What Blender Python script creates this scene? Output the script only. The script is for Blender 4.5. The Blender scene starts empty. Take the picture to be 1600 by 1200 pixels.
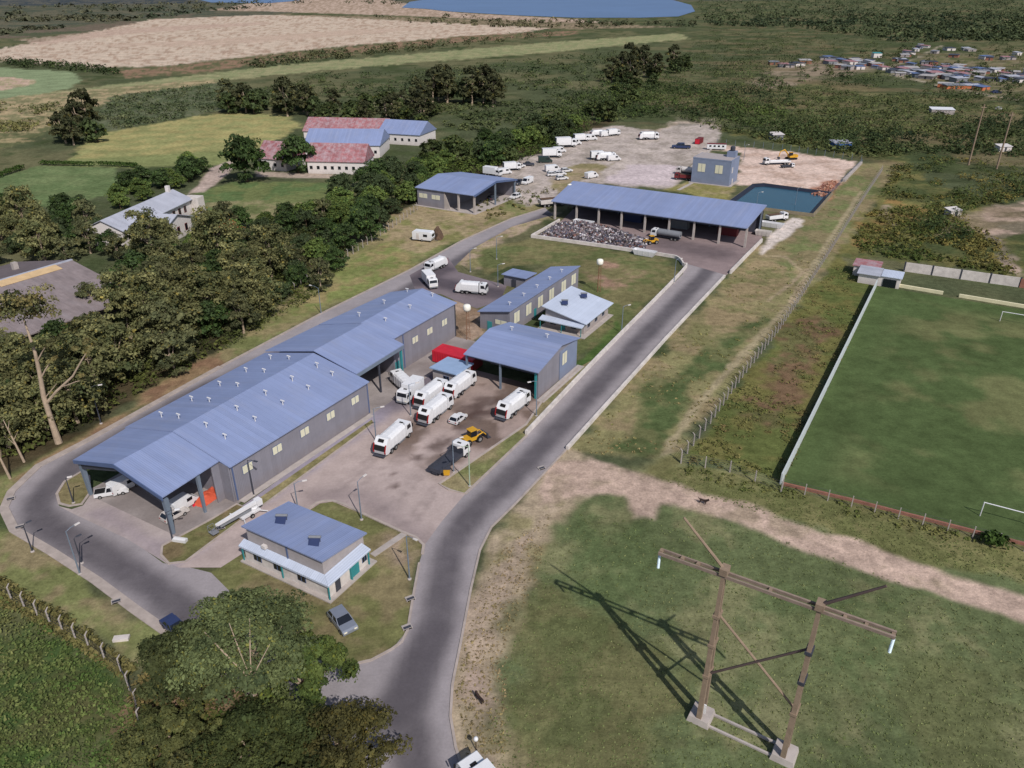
import bpy, bmesh, math, random
import numpy as np
from mathutils import Vector, Matrix

sc = bpy.context.scene
COL = sc.collection
rng = np.random.default_rng(7)
random.seed(7)

# ------------------------------------------------------------------ camera model and survey helpers
F, PITCH, HCAM = 1200.0, math.atan(620/1200.0), 70.0
CP, SP = math.cos(PITCH), math.sin(PITCH)

def G(x, y, z=0.0):
    """survey: ground point (height z) under a sighting of the drone"""
    cx, cy = (x-800)/F, (600-y)/F
    d = (cx, CP+cy*SP, -SP+cy*CP)
    t = (z-HCAM)/d[2]
    return (d[0]*t, d[1]*t, z)

U = (0.5, math.sqrt(3)/2)          # the site's long axis
V = (math.sqrt(3)/2, -0.5)         # the site's cross axis
def W(a, b, z=0.0):
    return (a*U[0]+b*V[0], a*U[1]+b*V[1], z)
def AB(x, y):
    p = G(x, y); return (p[0]*U[0]+p[1]*U[1], p[0]*V[0]+p[1]*V[1])
def pts(seq):
    """mixed list: ('s',a,b) in site metres, or sighted (x,y)"""
    out = []
    for q in seq:
        p = W(q[1], q[2]) if q[0] == 's' else G(*q)
        out.append((p[0], p[1]))
    return np.array(out)

def lin(c):
    c = np.asarray(c, float)/255.0
    return np.where(c <= .04045, c/12.92, ((c+.055)/1.055)**2.4)

# ------------------------------------------------------------------ numpy noise
def _hash(ix, iy, s):
    n = (ix*374761393 + iy*668265263 + s*982451653) & 0x7fffffff
    n = ((n ^ (n >> 13))*1274126177) & 0x7fffffff
    return ((n ^ (n >> 16)) & 0xffff)/65535.0
def vnoise(x, y, s=0):
    ix, iy = np.floor(x).astype(np.int64), np.floor(y).astype(np.int64)
    fx, fy = x-ix, y-iy
    fx, fy = fx*fx*(3-2*fx), fy*fy*(3-2*fy)
    a, b = _hash(ix, iy, s), _hash(ix+1, iy, s)
    c, d = _hash(ix, iy+1, s), _hash(ix+1, iy+1, s)
    return (a*(1-fx)+b*fx)*(1-fy)+(c*(1-fx)+d*fx)*fy
def fbm(x, y, s=0, o=4):
    v, amp, tot = 0, 1.0, 0
    for i in range(o):
        v = v+amp*vnoise(x*2**i+17*i, y*2**i-31*i, s+i); tot += amp; amp *= .55
    return v/tot

def pdist(P, poly):
    """signed distance to polygon (positive inside), P (N,2)"""
    n = len(poly); d2 = np.full(len(P), 1e18); ins = np.zeros(len(P), bool)
    for i in range(n):
        a, b = poly[i], poly[(i+1) % n]
        e = b-a; w = P-a
        t = np.clip((w@e)/max(e@e, 1e-9), 0, 1)
        q = w-t[:, None]*e
        d2 = np.minimum(d2, (q*q).sum(1))
        c = ((a[1] <= P[:, 1]) & (b[1] > P[:, 1])) | ((b[1] <= P[:, 1]) & (a[1] > P[:, 1]))
        dy = e[1] if abs(e[1]) > 1e-12 else 1e-12
        xi = a[0]+(P[:, 1]-a[1])/dy*e[0]
        ins ^= c & (P[:, 0] < xi)
    d = np.sqrt(d2)
    return np.where(ins, d, -d)
def ldist(P, line):
    d2 = np.full(len(P), 1e18)
    for i in range(len(line)-1):
        a, b = line[i], line[i+1]; e = b-a; w = P-a
        t = np.clip((w@e)/max(e@e, 1e-9), 0, 1)
        q = w-t[:, None]*e
        d2 = np.minimum(d2, (q*q).sum(1))
    return np.sqrt(d2)
def sstep(x):
    x = np.clip(x, 0, 1); return x*x*(3-2*x)

# ------------------------------------------------------------------ materials
MATS = {}
def mat(name, rgb=None, rough=.8, metal=0.0, spec=.3, var=.15, vs=.6, attr=None, stripes=None, seam=None, bump=0.0, bscale=8.0,
        rnd=0.0, trans=0.0, fine=None, streak=None, patch=None, var2=0.0, vs2=.05, dirt=0.0, emis=None):
    if name in MATS: return MATS[name]
    m = bpy.data.materials.new(name); m.use_nodes = True
    nt = m.node_tree; N = nt.nodes; L = nt.links
    bs = N['Principled BSDF']
    bs.inputs['Roughness'].default_value = rough
    bs.inputs['Metallic'].default_value = metal
    bs.inputs['Specular IOR Level'].default_value = spec
    tc = N.new('ShaderNodeTexCoord')
    co = tc.outputs['Object']
    def mixv(a, fac_out, lo, hi):
        mr = N.new('ShaderNodeMapRange'); mr.inputs['From Min'].default_value = .25; mr.inputs['From Max'].default_value = .75
        mr.inputs['To Min'].default_value = lo; mr.inputs['To Max'].default_value = hi
        L.new(fac_out, mr.inputs['Value'])
        mx = N.new('ShaderNodeVectorMath'); mx.operation = 'SCALE'
        L.new(a, mx.inputs[0]); L.new(mr.outputs['Result'], mx.inputs['Scale'])
        return mx.outputs['Vector']
    if attr:
        at = N.new('ShaderNodeAttribute'); at.attribute_name = attr; c = at.outputs['Color']
        if rgb is not None:
            mm = N.new('ShaderNodeVectorMath'); mm.operation = 'MULTIPLY'; L.new(c, mm.inputs[0]); mm.inputs[1].default_value = tuple(lin(rgb)); c = mm.outputs['Vector']
    else:
        r = N.new('ShaderNodeRGB'); r.outputs[0].default_value = (*lin(rgb), 1); c = r.outputs[0]
    def noise(scale, det=5, rgh=.6, src=None):
        n = N.new('ShaderNodeTexNoise'); n.inputs['Scale'].default_value = scale; n.inputs['Detail'].default_value = det
        n.inputs['Roughness'].default_value = rgh; L.new(src or co, n.inputs['Vector']); return n.outputs['Fac']
    if var: c = mixv(c, noise(vs), 1-var, 1+var)
    if var2: c = mixv(c, noise(vs2, 3), 1-var2, 1+var2)
    if fine: c = mixv(c, noise(fine[0], 3, .7), 1-fine[1], 1+fine[1])
    if patch:   # blotches of a second colour with ragged edges
        prgb, psc, lo, hi = patch
        mr = N.new('ShaderNodeMapRange'); mr.inputs['From Min'].default_value = lo; mr.inputs['From Max'].default_value = hi; L.new(noise(psc, 6, .7), mr.inputs['Value'])
        mx = N.new('ShaderNodeMix'); mx.data_type = 'RGBA'; L.new(mr.outputs['Result'], mx.inputs[0]); L.new(c, mx.inputs[6]); mx.inputs[7].default_value = (*lin(prgb), 1); c = mx.outputs[2]
    if streak:   # dirt and fading running down the slope
        ax, amt = streak
        mp = N.new('ShaderNodeMapping'); sc3 = [1.6, 1.6, 1.6]; sc3[ax] = .07; mp.inputs['Scale'].default_value = sc3; L.new(co, mp.inputs['Vector'])
        c = mixv(c, noise(1.0, 4, .65, mp.outputs['Vector']), 1-amt, 1+amt)
        mp2 = N.new('ShaderNodeMapping'); sc4 = [.35, .35, .35]; sc4[ax] = .06; mp2.inputs['Scale'].default_value = sc4; L.new(co, mp2.inputs['Vector'])
        nf = noise(1.0, 5, .6, mp2.outputs['Vector'])
        mr = N.new('ShaderNodeMapRange'); mr.inputs['From Min'].default_value = .5; mr.inputs['From Max'].default_value = .68; mr.inputs['To Max'].default_value = .16; L.new(nf, mr.inputs['Value'])
        mx = N.new('ShaderNodeMix'); mx.data_type = 'RGBA'; L.new(mr.outputs['Result'], mx.inputs[0]); L.new(c, mx.inputs[6]); mx.inputs[7].default_value = (*lin((150, 148, 156)), 1); c = mx.outputs[2]
    if rnd:
        oi = N.new('ShaderNodeObjectInfo'); mr = N.new('ShaderNodeMapRange'); mr.inputs['To Min'].default_value = 1-rnd; mr.inputs['To Max'].default_value = 1+rnd
        L.new(oi.outputs['Random'], mr.inputs['Value']); mx = N.new('ShaderNodeVectorMath'); mx.operation = 'SCALE'
        L.new(c, mx.inputs[0]); L.new(mr.outputs['Result'], mx.inputs['Scale']); c = mx.outputs['Vector']
    height = None
    if stripes:
        ax, per, amt = stripes
        sx = N.new('ShaderNodeSeparateXYZ'); L.new(co, sx.inputs[0])
        mt = N.new('ShaderNodeMath'); mt.operation = 'MULTIPLY'; mt.inputs[1].default_value = 2*math.pi/per; L.new(sx.outputs[ax], mt.inputs[0])
        sn = N.new('ShaderNodeMath'); sn.operation = 'SINE'; L.new(mt.outputs[0], sn.inputs[0])
        mr = N.new('ShaderNodeMapRange'); mr.inputs['From Min'].default_value = -1; mr.inputs['To Min'].default_value = 1-amt; mr.inputs['To Max'].default_value = 1+amt
        L.new(sn.outputs[0], mr.inputs['Value']); mx = N.new('ShaderNodeVectorMath'); mx.operation = 'SCALE'
        L.new(c, mx.inputs[0]); L.new(mr.outputs['Result'], mx.inputs['Scale']); c = mx.outputs['Vector']; height = sn.outputs[0]
    if seam:   # dark sheet laps at a regular pitch
        ax, per, wid, amt = seam
        sx = N.new('ShaderNodeSeparateXYZ'); L.new(co, sx.inputs[0])
        mt = N.new('ShaderNodeMath'); mt.operation = 'DIVIDE'; mt.inputs[1].default_value = per; L.new(sx.outputs[ax], mt.inputs[0])
        fr = N.new('ShaderNodeMath'); fr.operation = 'FRACT'; L.new(mt.outputs[0], fr.inputs[0])
        lt = N.new('ShaderNodeMath'); lt.operation = 'LESS_THAN'; lt.inputs[1].default_value = wid/per; L.new(fr.outputs[0], lt.inputs[0])
        ml = N.new('ShaderNodeMath'); ml.operation = 'MULTIPLY_ADD'; ml.inputs[1].default_value = -amt; ml.inputs[2].default_value = 1; L.new(lt.outputs[0], ml.inputs[0])
        # each sheet a little different
        fl = N.new('ShaderNodeMath'); fl.operation = 'FLOOR'; L.new(mt.outputs[0], fl.inputs[0])
        wn = N.new('ShaderNodeTexWhiteNoise'); wn.noise_dimensions = '1D'; L.new(fl.outputs[0], wn.inputs['W'])
        ma = N.new('ShaderNodeMath'); ma.operation = 'MULTIPLY_ADD'; ma.inputs[1].default_value = .10; ma.inputs[2].default_value = .95; L.new(wn.outputs['Value'], ma.inputs[0])
        mm = N.new('ShaderNodeMath'); mm.operation = 'MULTIPLY'; L.new(ml.outputs[0], mm.inputs[0]); L.new(ma.outputs[0], mm.inputs[1])
        mx = N.new('ShaderNodeVectorMath'); mx.operation = 'SCALE'; L.new(c, mx.inputs[0]); L.new(mm.outputs[0], mx.inputs['Scale']); c = mx.outputs['Vector']
    if dirt:
        sx = N.new('ShaderNodeSeparateXYZ'); L.new(co, sx.inputs[0])
        mr = N.new('ShaderNodeMapRange'); mr.inputs['From Min'].default_value = 0; mr.inputs['From Max'].default_value = 2.2; mr.inputs['To Min'].default_value = dirt; mr.inputs['To Max'].default_value = 0
        L.new(sx.outputs[2], mr.inputs['Value'])
        ml = N.new('ShaderNodeMath'); ml.operation = 'MULTIPLY'; L.new(mr.outputs['Result'], ml.inputs[0]); L.new(noise(1.3), ml.inputs[1])
        mx = N.new('ShaderNodeMix'); mx.data_type = 'RGBA'; L.new(ml.outputs[0], mx.inputs[0]); L.new(c, mx.inputs[6]); mx.inputs[7].default_value = (*lin((120, 100, 82)), 1); c = mx.outputs[2]
    L.new(c, bs.inputs['Base Color'])
    if bump or height is not None:
        b = N.new('ShaderNodeBump')
        if height is not None:
            b.inputs['Strength'].default_value = .25; b.inputs['Distance'].default_value = .04; L.new(height, b.inputs['Height'])
        else:
            b.inputs['Strength'].default_value = bump; b.inputs['Distance'].default_value = .3; L.new(noise(bscale, 6, .7), b.inputs['Height'])
        L.new(b.outputs['Normal'], bs.inputs['Normal'])
    if trans:
        td = N.new('ShaderNodeBsdfTranslucent'); L.new(c, td.inputs['Color'])
        ms = N.new('ShaderNodeMixShader'); ms.inputs[0].default_value = trans
        L.new(bs.outputs[0], ms.inputs[1]); L.new(td.outputs[0], ms.inputs[2]); L.new(ms.outputs[0], N['Material Output'].inputs['Surface'])
    MATS[name] = m
    return m

ROOFX = mat('blue_roof_ribbed_along', (127, 139, 174), rough=.55, spec=.2, var=.05, vs=.25, stripes=(0, .33, .03), seam=(0, 1.0, .08, .11), var2=.06, streak=(1, .04))
ROOFY = mat('blue_roof_ribbed_across', (127, 139, 174), rough=.55, spec=.2, var=.05, vs=.25, stripes=(1, .33, .03), seam=(1, 1.0, .08, .11), var2=.06, streak=(0, .04))
ROOFL = mat('pale_blue_roof', (180, 188, 206), rough=.5, spec=.25, var=.06, vs=.3, stripes=(1, .33, .03), seam=(1, 1.0, .07, .10))
ROOFZ = mat('zinc_roof', (164, 166, 178), rough=.6, var=.12, vs=.3, stripes=(0, .4, .03), seam=(0, 1.1, .08, .12), var2=.1)
RUST = mat('rusty_roof', (146, 94, 98), rough=.9, streak=(1, .2), patch=((156, 132, 138), .5, .42, .62), var=.25, vs=.6, var2=.2, vs2=.12, seam=(0, 1.1, .1, .2))
TILE = mat('dark_tile_roof', (104, 94, 96), rough=.9, var=.15, vs=.5, stripes=(0, .35, .06), var2=.1)
WALL = mat('grey_ribbed_cladding', (126, 124, 134), rough=.7, var=.08, vs=.5, stripes=(0, .3, .03), seam=(0, 1.0, .05, .08), dirt=.5)
WALLY = mat('grey_ribbed_cladding_end', (126, 124, 134), rough=.7, var=.08, vs=.5, stripes=(1, .3, .03), seam=(1, 1.0, .05, .08), dirt=.5)
WALLB = mat('blue_grey_wall', (118, 128, 152), rough=.8, var=.1, vs=.5, dirt=.4)
BRICK = mat('concrete_block_wall', (158, 150, 150), rough=.9, var=.12, vs=1.2, dirt=.6)
WHITEW = mat('whitewashed_wall', (205, 198, 196), rough=.9, var=.1, vs=.7, dirt=.5)
STEEL = mat('galvanised_steel', (120, 132, 148), rough=.5, metal=.3, var=.1)
TEAL = mat('teal_paint', (52, 130, 135), rough=.6, var=.15)
DSTEEL = mat('dark_steel', (60, 62, 72), rough=.6, var=.2)
TRIM = mat('slate_trim', (80, 95, 130), rough=.5, var=.1)
CREAM = mat('cream_panel', (206, 202, 180), rough=.6, var=.06, vs=1.0)
GLASS = mat('dark_glass', (22, 26, 34), rough=.12, spec=.6, var=.1)
CONC = mat('concrete', (165, 156, 152), rough=.9, var=.16, vs=.9, var2=.12, vs2=.15)
CONCW = mat('weathered_white_concrete', (196, 188, 184), rough=.9, var=.18, vs=.8, var2=.12, vs2=.2)
KERB = mat('kerb_concrete', (160, 148, 142), rough=.9, var=.22, vs=.7)
POLEC = mat('weathered_pole_concrete', (134, 116, 100), rough=.9, var=.2, vs=1.3)
WHITE = mat('white_paint', (214, 214, 218), rough=.4, spec=.5, var=.06, vs=1.5, dirt=.45)
WHITE2 = mat('dusty_white_paint', (196, 190, 188), rough=.55, var=.14, vs=1.8, dirt=.6)
GREYP = mat('grey_paint', (120, 122, 128), rough=.5, var=.12)
SILVER = mat('silver_paint', (140, 146, 160), rough=.3, metal=.4, var=.05)
NAVY = mat('navy_paint', (48, 58, 92), rough=.4, var=.12)
BLACK = mat('black_rubber', (26, 25, 27), rough=.9, var=.2)
RIM = mat('wheel_rim', (120, 118, 118), rough=.5, var=.15)
REDP = mat('red_paint', (186, 36, 54), rough=.5, var=.15, vs=.8)
MAROON = mat('maroon_paint', (108, 42, 46), rough=.6, var=.2)
YEL = mat('yellow_paint', (196, 148, 42), rough=.5, var=.18)
BLUEP = mat('blue_paint', (72, 108, 170), rough=.5, var=.15)
ORANGE = mat('orange_tarp', (188, 82, 58), rough=.7, var=.2, vs=1.5)
LAMPG = mat('lamp_glass', (222, 216, 200), rough=.3, var=.03)
REDLT = mat('red_lens', (150, 24, 24), rough=.3, var=.05)
BARK = mat('brown_bark', (86, 72, 58), rough=.95, var=.3, vs=2.0)
PALEBARK = mat('pale_bark', (158, 140, 122), rough=.95, var=.25, vs=1.0)
EARTH = mat('brown_earth', (92, 72, 58), rough=1, var=.3, vs=.8)
FUR = mat('dark_fur', (50, 38, 36), rough=.95, var=.2, vs=4)
LEAF = mat('tree_leaves', (255, 255, 255), attr='tint', rough=.75, spec=.10, var=0, rnd=.3, trans=.10)
SCRUB = mat('scrub_leaves', (255, 255, 255), attr='tint', rough=.85, spec=.08, var=0, trans=.1)
GROUND = mat('ground_cover', None, attr='Col', rough=1, spec=0, var=.34, vs=.6, fine=(2.6, .26), var2=.24, vs2=.07, bump=.5, bscale=1.4)
ASPH = mat('worn_asphalt', None, attr='Col', rough=.9, spec=.15, var=.10, vs=.5, fine=(3.0, .10), var2=.08, vs2=.08)
YARD = mat('yard_surface', None, attr='Col', rough=.95, spec=.1, var=.14, vs=.4, fine=(2.2, .10), var2=.10, vs2=.09)
DEBRIS = mat('mixed_refuse', (255, 255, 255), attr='tint', rough=.8, var=.2, vs=2)
WATER = mat('basin_water', (22, 66, 84), rough=.2, spec=.5, var=.12, vs=.2)
LINER = mat('pond_liner', (34, 38, 52), rough=.6, var=.15, vs=.4)
LAKEM = mat('lake_water', (84, 108, 148), rough=.4, spec=.3, var=.12, vs=.006, var2=.1, vs2=.001)
PITCHM = mat('pitch_grass', None, attr='Col', rough=1, spec=0, var=.26, vs=.35, fine=(2.0, .2), var2=.22, vs2=.07, bump=.3, bscale=1.2)

# ------------------------------------------------------------------ mesh builder
class MB:
    def __init__(s): s.v = []; s.f = []; s.mi = []
    def add(s, vs, fs, m=0):
        o = len(s.v); s.v += [tuple(p) for p in vs]
        for f in fs: s.f.append(tuple(i+o for i in f)); s.mi.append(m)
        return s
    def box(s, x, y, z, m=0):
        (x0, x1), (y0, y1), (z0, z1) = x, y, z
        return s.add([(x0,y0,z0),(x1,y0,z0),(x1,y1,z0),(x0,y1,z0),(x0,y0,z1),(x1,y0,z1),(x1,y1,z1),(x0,y1,z1)],
                     [(0,3,2,1),(4,5,6,7),(0,1,5,4),(1,2,6,5),(2,3,7,6),(3,0,4,7)], m)
    def hexa(s, bot, top, m=0):
        return s.add(list(bot)+list(top), [(3,2,1,0),(4,5,6,7),(0,1,5,4),(1,2,6,5),(2,3,7,6),(3,0,4,7)], m)
    def slab(s, p, th, m=0):       # four top corners
        return s.hexa([(a, b, c-th) for a, b, c in p], p, m)
    def prism(s, prof, y0, y1, m=0):   # profile in x,z extruded along y
        n = len(prof)
        vs = [(x, y0, z) for x, z in prof]+[(x, y1, z) for x, z in prof]
        return s.add(vs, [tuple(range(n-1, -1, -1)), tuple(range(n, 2*n))]+[(i, (i+1) % n, n+(i+1) % n, n+i) for i in range(n)], m)
    def prismx(s, prof, x0, x1, m=0):  # profile in y,z extruded along x
        n = len(prof)
        vs = [(x0, y, z) for y, z in prof]+[(x1, y, z) for y, z in prof]
        return s.add(vs, [tuple(range(n-1, -1, -1)), tuple(range(n, 2*n))]+[(i, (i+1) % n, n+(i+1) % n, n+i) for i in range(n)], m)
    def tube(s, P, R, n=8, m=0):
        P = [Vector(p) for p in P]; o = len(s.v); k = len(P)
        for i, p in enumerate(P):
            t = (P[min(i+1, k-1)]-P[max(i-1, 0)])
            t = t.normalized() if t.length > 1e-6 else Vector((0, 0, 1))
            a = t.cross(Vector((0, 0, 1)) if abs(t.z) < .9 else Vector((1, 0, 0))).normalized(); b = t.cross(a)
            r = R[i] if isinstance(R, (list, tuple)) else R
            for j in range(n):
                q = p+(a*math.cos(2*math.pi*j/n)+b*math.sin(2*math.pi*j/n))*r
                s.v.append(tuple(q))
        for i in range(k-1):
            for j in range(n):
                s.f.append((o+i*n+j, o+i*n+(j+1) % n, o+(i+1)*n+(j+1) % n, o+(i+1)*n+j)); s.mi.append(m)
        s.f.append(tuple(o+j for j in range(n-1, -1, -1))); s.mi.append(m)
        s.f.append(tuple(o+(k-1)*n+j for j in range(n))); s.mi.append(m)
        return s
    def lathe(s, c, prof, n=16, m=0):   # prof of (r, z)
        o = len(s.v); k = len(prof)
        for r, z in prof:
            for j in range(n): s.v.append((c[0]+r*math.cos(2*math.pi*j/n), c[1]+r*math.sin(2*math.pi*j/n), c[2]+z))
        for i in range(k-1):
            for j in range(n): s.f.append((o+i*n+j, o+i*n+(j+1) % n, o+(i+1)*n+(j+1) % n, o+(i+1)*n+j)); s.mi.append(m)
        s.f.append(tuple(o+j for j in range(n-1, -1, -1))); s.mi.append(m)
        s.f.append(tuple(o+(k-1)*n+j for j in range(n))); s.mi.append(m)
        return s
    def wheel(s, c, r, w, n=14, m=0, m2=1):
        x, y, z = c; o = len(s.v)
        ring = [(r*.55, -w/2), (r*.92, -w/2), (r, -w*.3), (r, w*.3), (r*.92, w/2), (r*.55, w/2)]
        for rr, yy in ring:
            for j in range(n): s.v.append((x+rr*math.cos(2*math.pi*j/n), y+yy, z+rr*math.sin(2*math.pi*j/n)))
        for i in range(5):
            for j in range(n): s.f.append((o+i*n+j, o+i*n+(j+1) % n, o+(i+1)*n+(j+1) % n, o+(i+1)*n+j)); s.mi.append(m)
        s.f.append(tuple(o+j for j in range(n-1, -1, -1))); s.mi.append(m2)
        s.f.append(tuple(o+5*n+j for j in range(n))); s.mi.append(m2)
        return s
    def build(s, name, mats, parent=None, tf=None, smooth=False):
        me = bpy.data.meshes.new(name)
        vs = [tf(*p) for p in s.v] if tf else s.v
        me.from_pydata(vs, [], s.f)
        if not isinstance(mats, (list, tuple)): mats = [mats]
        for m in mats: me.materials.append(m)
        me.polygons.foreach_set('material_index', s.mi)
        bm = bmesh.new(); bm.from_mesh(me); bmesh.ops.recalc_face_normals(bm, faces=bm.faces); bm.to_mesh(me); bm.free()
        if smooth: me.polygons.foreach_set('use_smooth', [True]*len(me.polygons))
        me.update()
        o = bpy.data.objects.new(name, me); COL.objects.link(o)
        if parent is not None: o.parent = parent
        return o

def tag(o, label=None, cat=None, group=None, kind=None):
    if label: o['label'] = label
    if cat: o['category'] = cat
    if group: o['group'] = group
    if kind: o['kind'] = kind
    return o
def thing(name, label, cat, loc=(0, 0, 0), rz=0.0, group=None):
    o = bpy.data.objects.new(name, None); COL.objects.link(o)
    o.empty_display_size = .2
    o.location = loc; o.rotation_euler = (0, 0, rz)
    return tag(o, label, cat, group)
def copy_tree(o, parent=None):
    c = o.copy(); COL.objects.link(c); c.parent = parent
    for ch in list(o.children): copy_tree(ch, c)
    return c
R60 = math.radians(60)
def site(name, label, cat, a0, b0, group=None):
    """a building set out on the site grid; children use site metres through the returned mapping"""
    o = thing(name, label, cat, W(a0, b0), R60, group)
    return o, (lambda a, b, z: (a-a0, b0-b, z))
def rot(v, ang): return (v[0]*math.cos(ang)-v[1]*math.sin(ang), v[0]*math.sin(ang)+v[1]*math.cos(ang))

# ------------------------------------------------------------------ sheets and kerbs
def sheet(name, seq, z, m, colour, step=1.2, kind='structure'):
    """flat sheet cut into a fine grid, coloured per corner by colour(P)->(N,3) linear"""
    P = pts(seq)
    bm = bmesh.new(); vs = [bm.verts.new((x, y, 0)) for x, y in P]
    bm.faces.new(vs); bm.normal_update(); bmesh.ops.triangulate(bm, faces=bm.faces[:], ngon_method='EAR_CLIP')
    mn, mx = P.min(0), P.max(0)
    for ax in (0, 1):
        st = max(step, (mx[ax]-mn[ax])/260.0); n = int((mx[ax]-mn[ax])/st)
        for i in range(1, n+1):
            co = [0, 0, 0]; no = [0, 0, 0]; co[ax] = mn[ax]+i*st; no[ax] = 1
            bmesh.ops.bisect_plane(bm, geom=bm.verts[:]+bm.edges[:]+bm.faces[:], dist=1e-4, plane_co=co, plane_no=no)
    bmesh.ops.recalc_face_normals(bm, faces=bm.faces)
    me = bpy.data.meshes.new(name); bm.to_mesh(me); bm.free()
    n = len(me.vertices); co = np.empty(n*3); me.vertices.foreach_get('co', co); co = co.reshape(-1, 3)
    c = np.ones((n, 4)); c[:, :3] = colour(co[:, :2])
    at = me.color_attributes.new('Col', 'FLOAT_COLOR', 'POINT'); at.data.foreach_set('color', c.ravel())
    me.materials.append(m)
    o = bpy.data.objects.new(name, me); COL.objects.link(o); o.location.z = z
    if o.data.polygons[0].normal.z < 0: o.data.flip_normals()
    o['kind'] = kind
    return o
def sweep(name, seq, wid, h, m, closed=False, z0=0.0, dens=None):
    """a kerb or parapet: box section swept along a ground line"""
    P = pts(seq); n = len(P)
    mb = MB(); L, Rr = [], []
    for i in range(n):
        a = P[(i-1) % n] if (closed or i > 0) else P[i]
        b = P[(i+1) % n] if (closed or i < n-1) else P[i]
        t = b-a; t = t/np.linalg.norm(t); nn = np.array([-t[1], t[0]])*wid/2
        L.append(P[i]+nn); Rr.append(P[i]-nn)
    vs = []
    for i in range(n): vs += [(*L[i], z0), (*Rr[i], z0), (*Rr[i], z0+h), (*L[i], z0+h)]
    fs = []
    for i in range(n if closed else n-1):
        a, b = 4*i, 4*((i+1) % n)
        for j in range(4): fs.append((a+j, a+(j+1) % 4, b+(j+1) % 4, b+j))
    if not closed: fs += [(3, 2, 1, 0), (4*n-4, 4*n-3, 4*n-2, 4*n-1)]
    mb.add(vs, fs)
    return mb.build(name, m)
def smooth_line(seq, n=6):
    """Catmull-Rom through sighted points (all sighted or all site)"""
    P = [np.array(q, float) for q in pts(seq)]
    out = []
    for i in range(len(P)-1):
        p0, p1, p2, p3 = P[max(i-1, 0)], P[i], P[i+1], P[min(i+2, len(P)-1)]
        for k in range(n):
            t = k/n
            out.append(.5*((2*p1)+(-p0+p2)*t+(2*p0-5*p1+4*p2-p3)*t*t+(-p0+3*p1-3*p2+p3)*t**3))
    out.append(P[-1])
    r = []
    for x, y in out: r.append(('s', x*U[0]+y*U[1], x*V[0]+y*V[1]))
    return r
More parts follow.
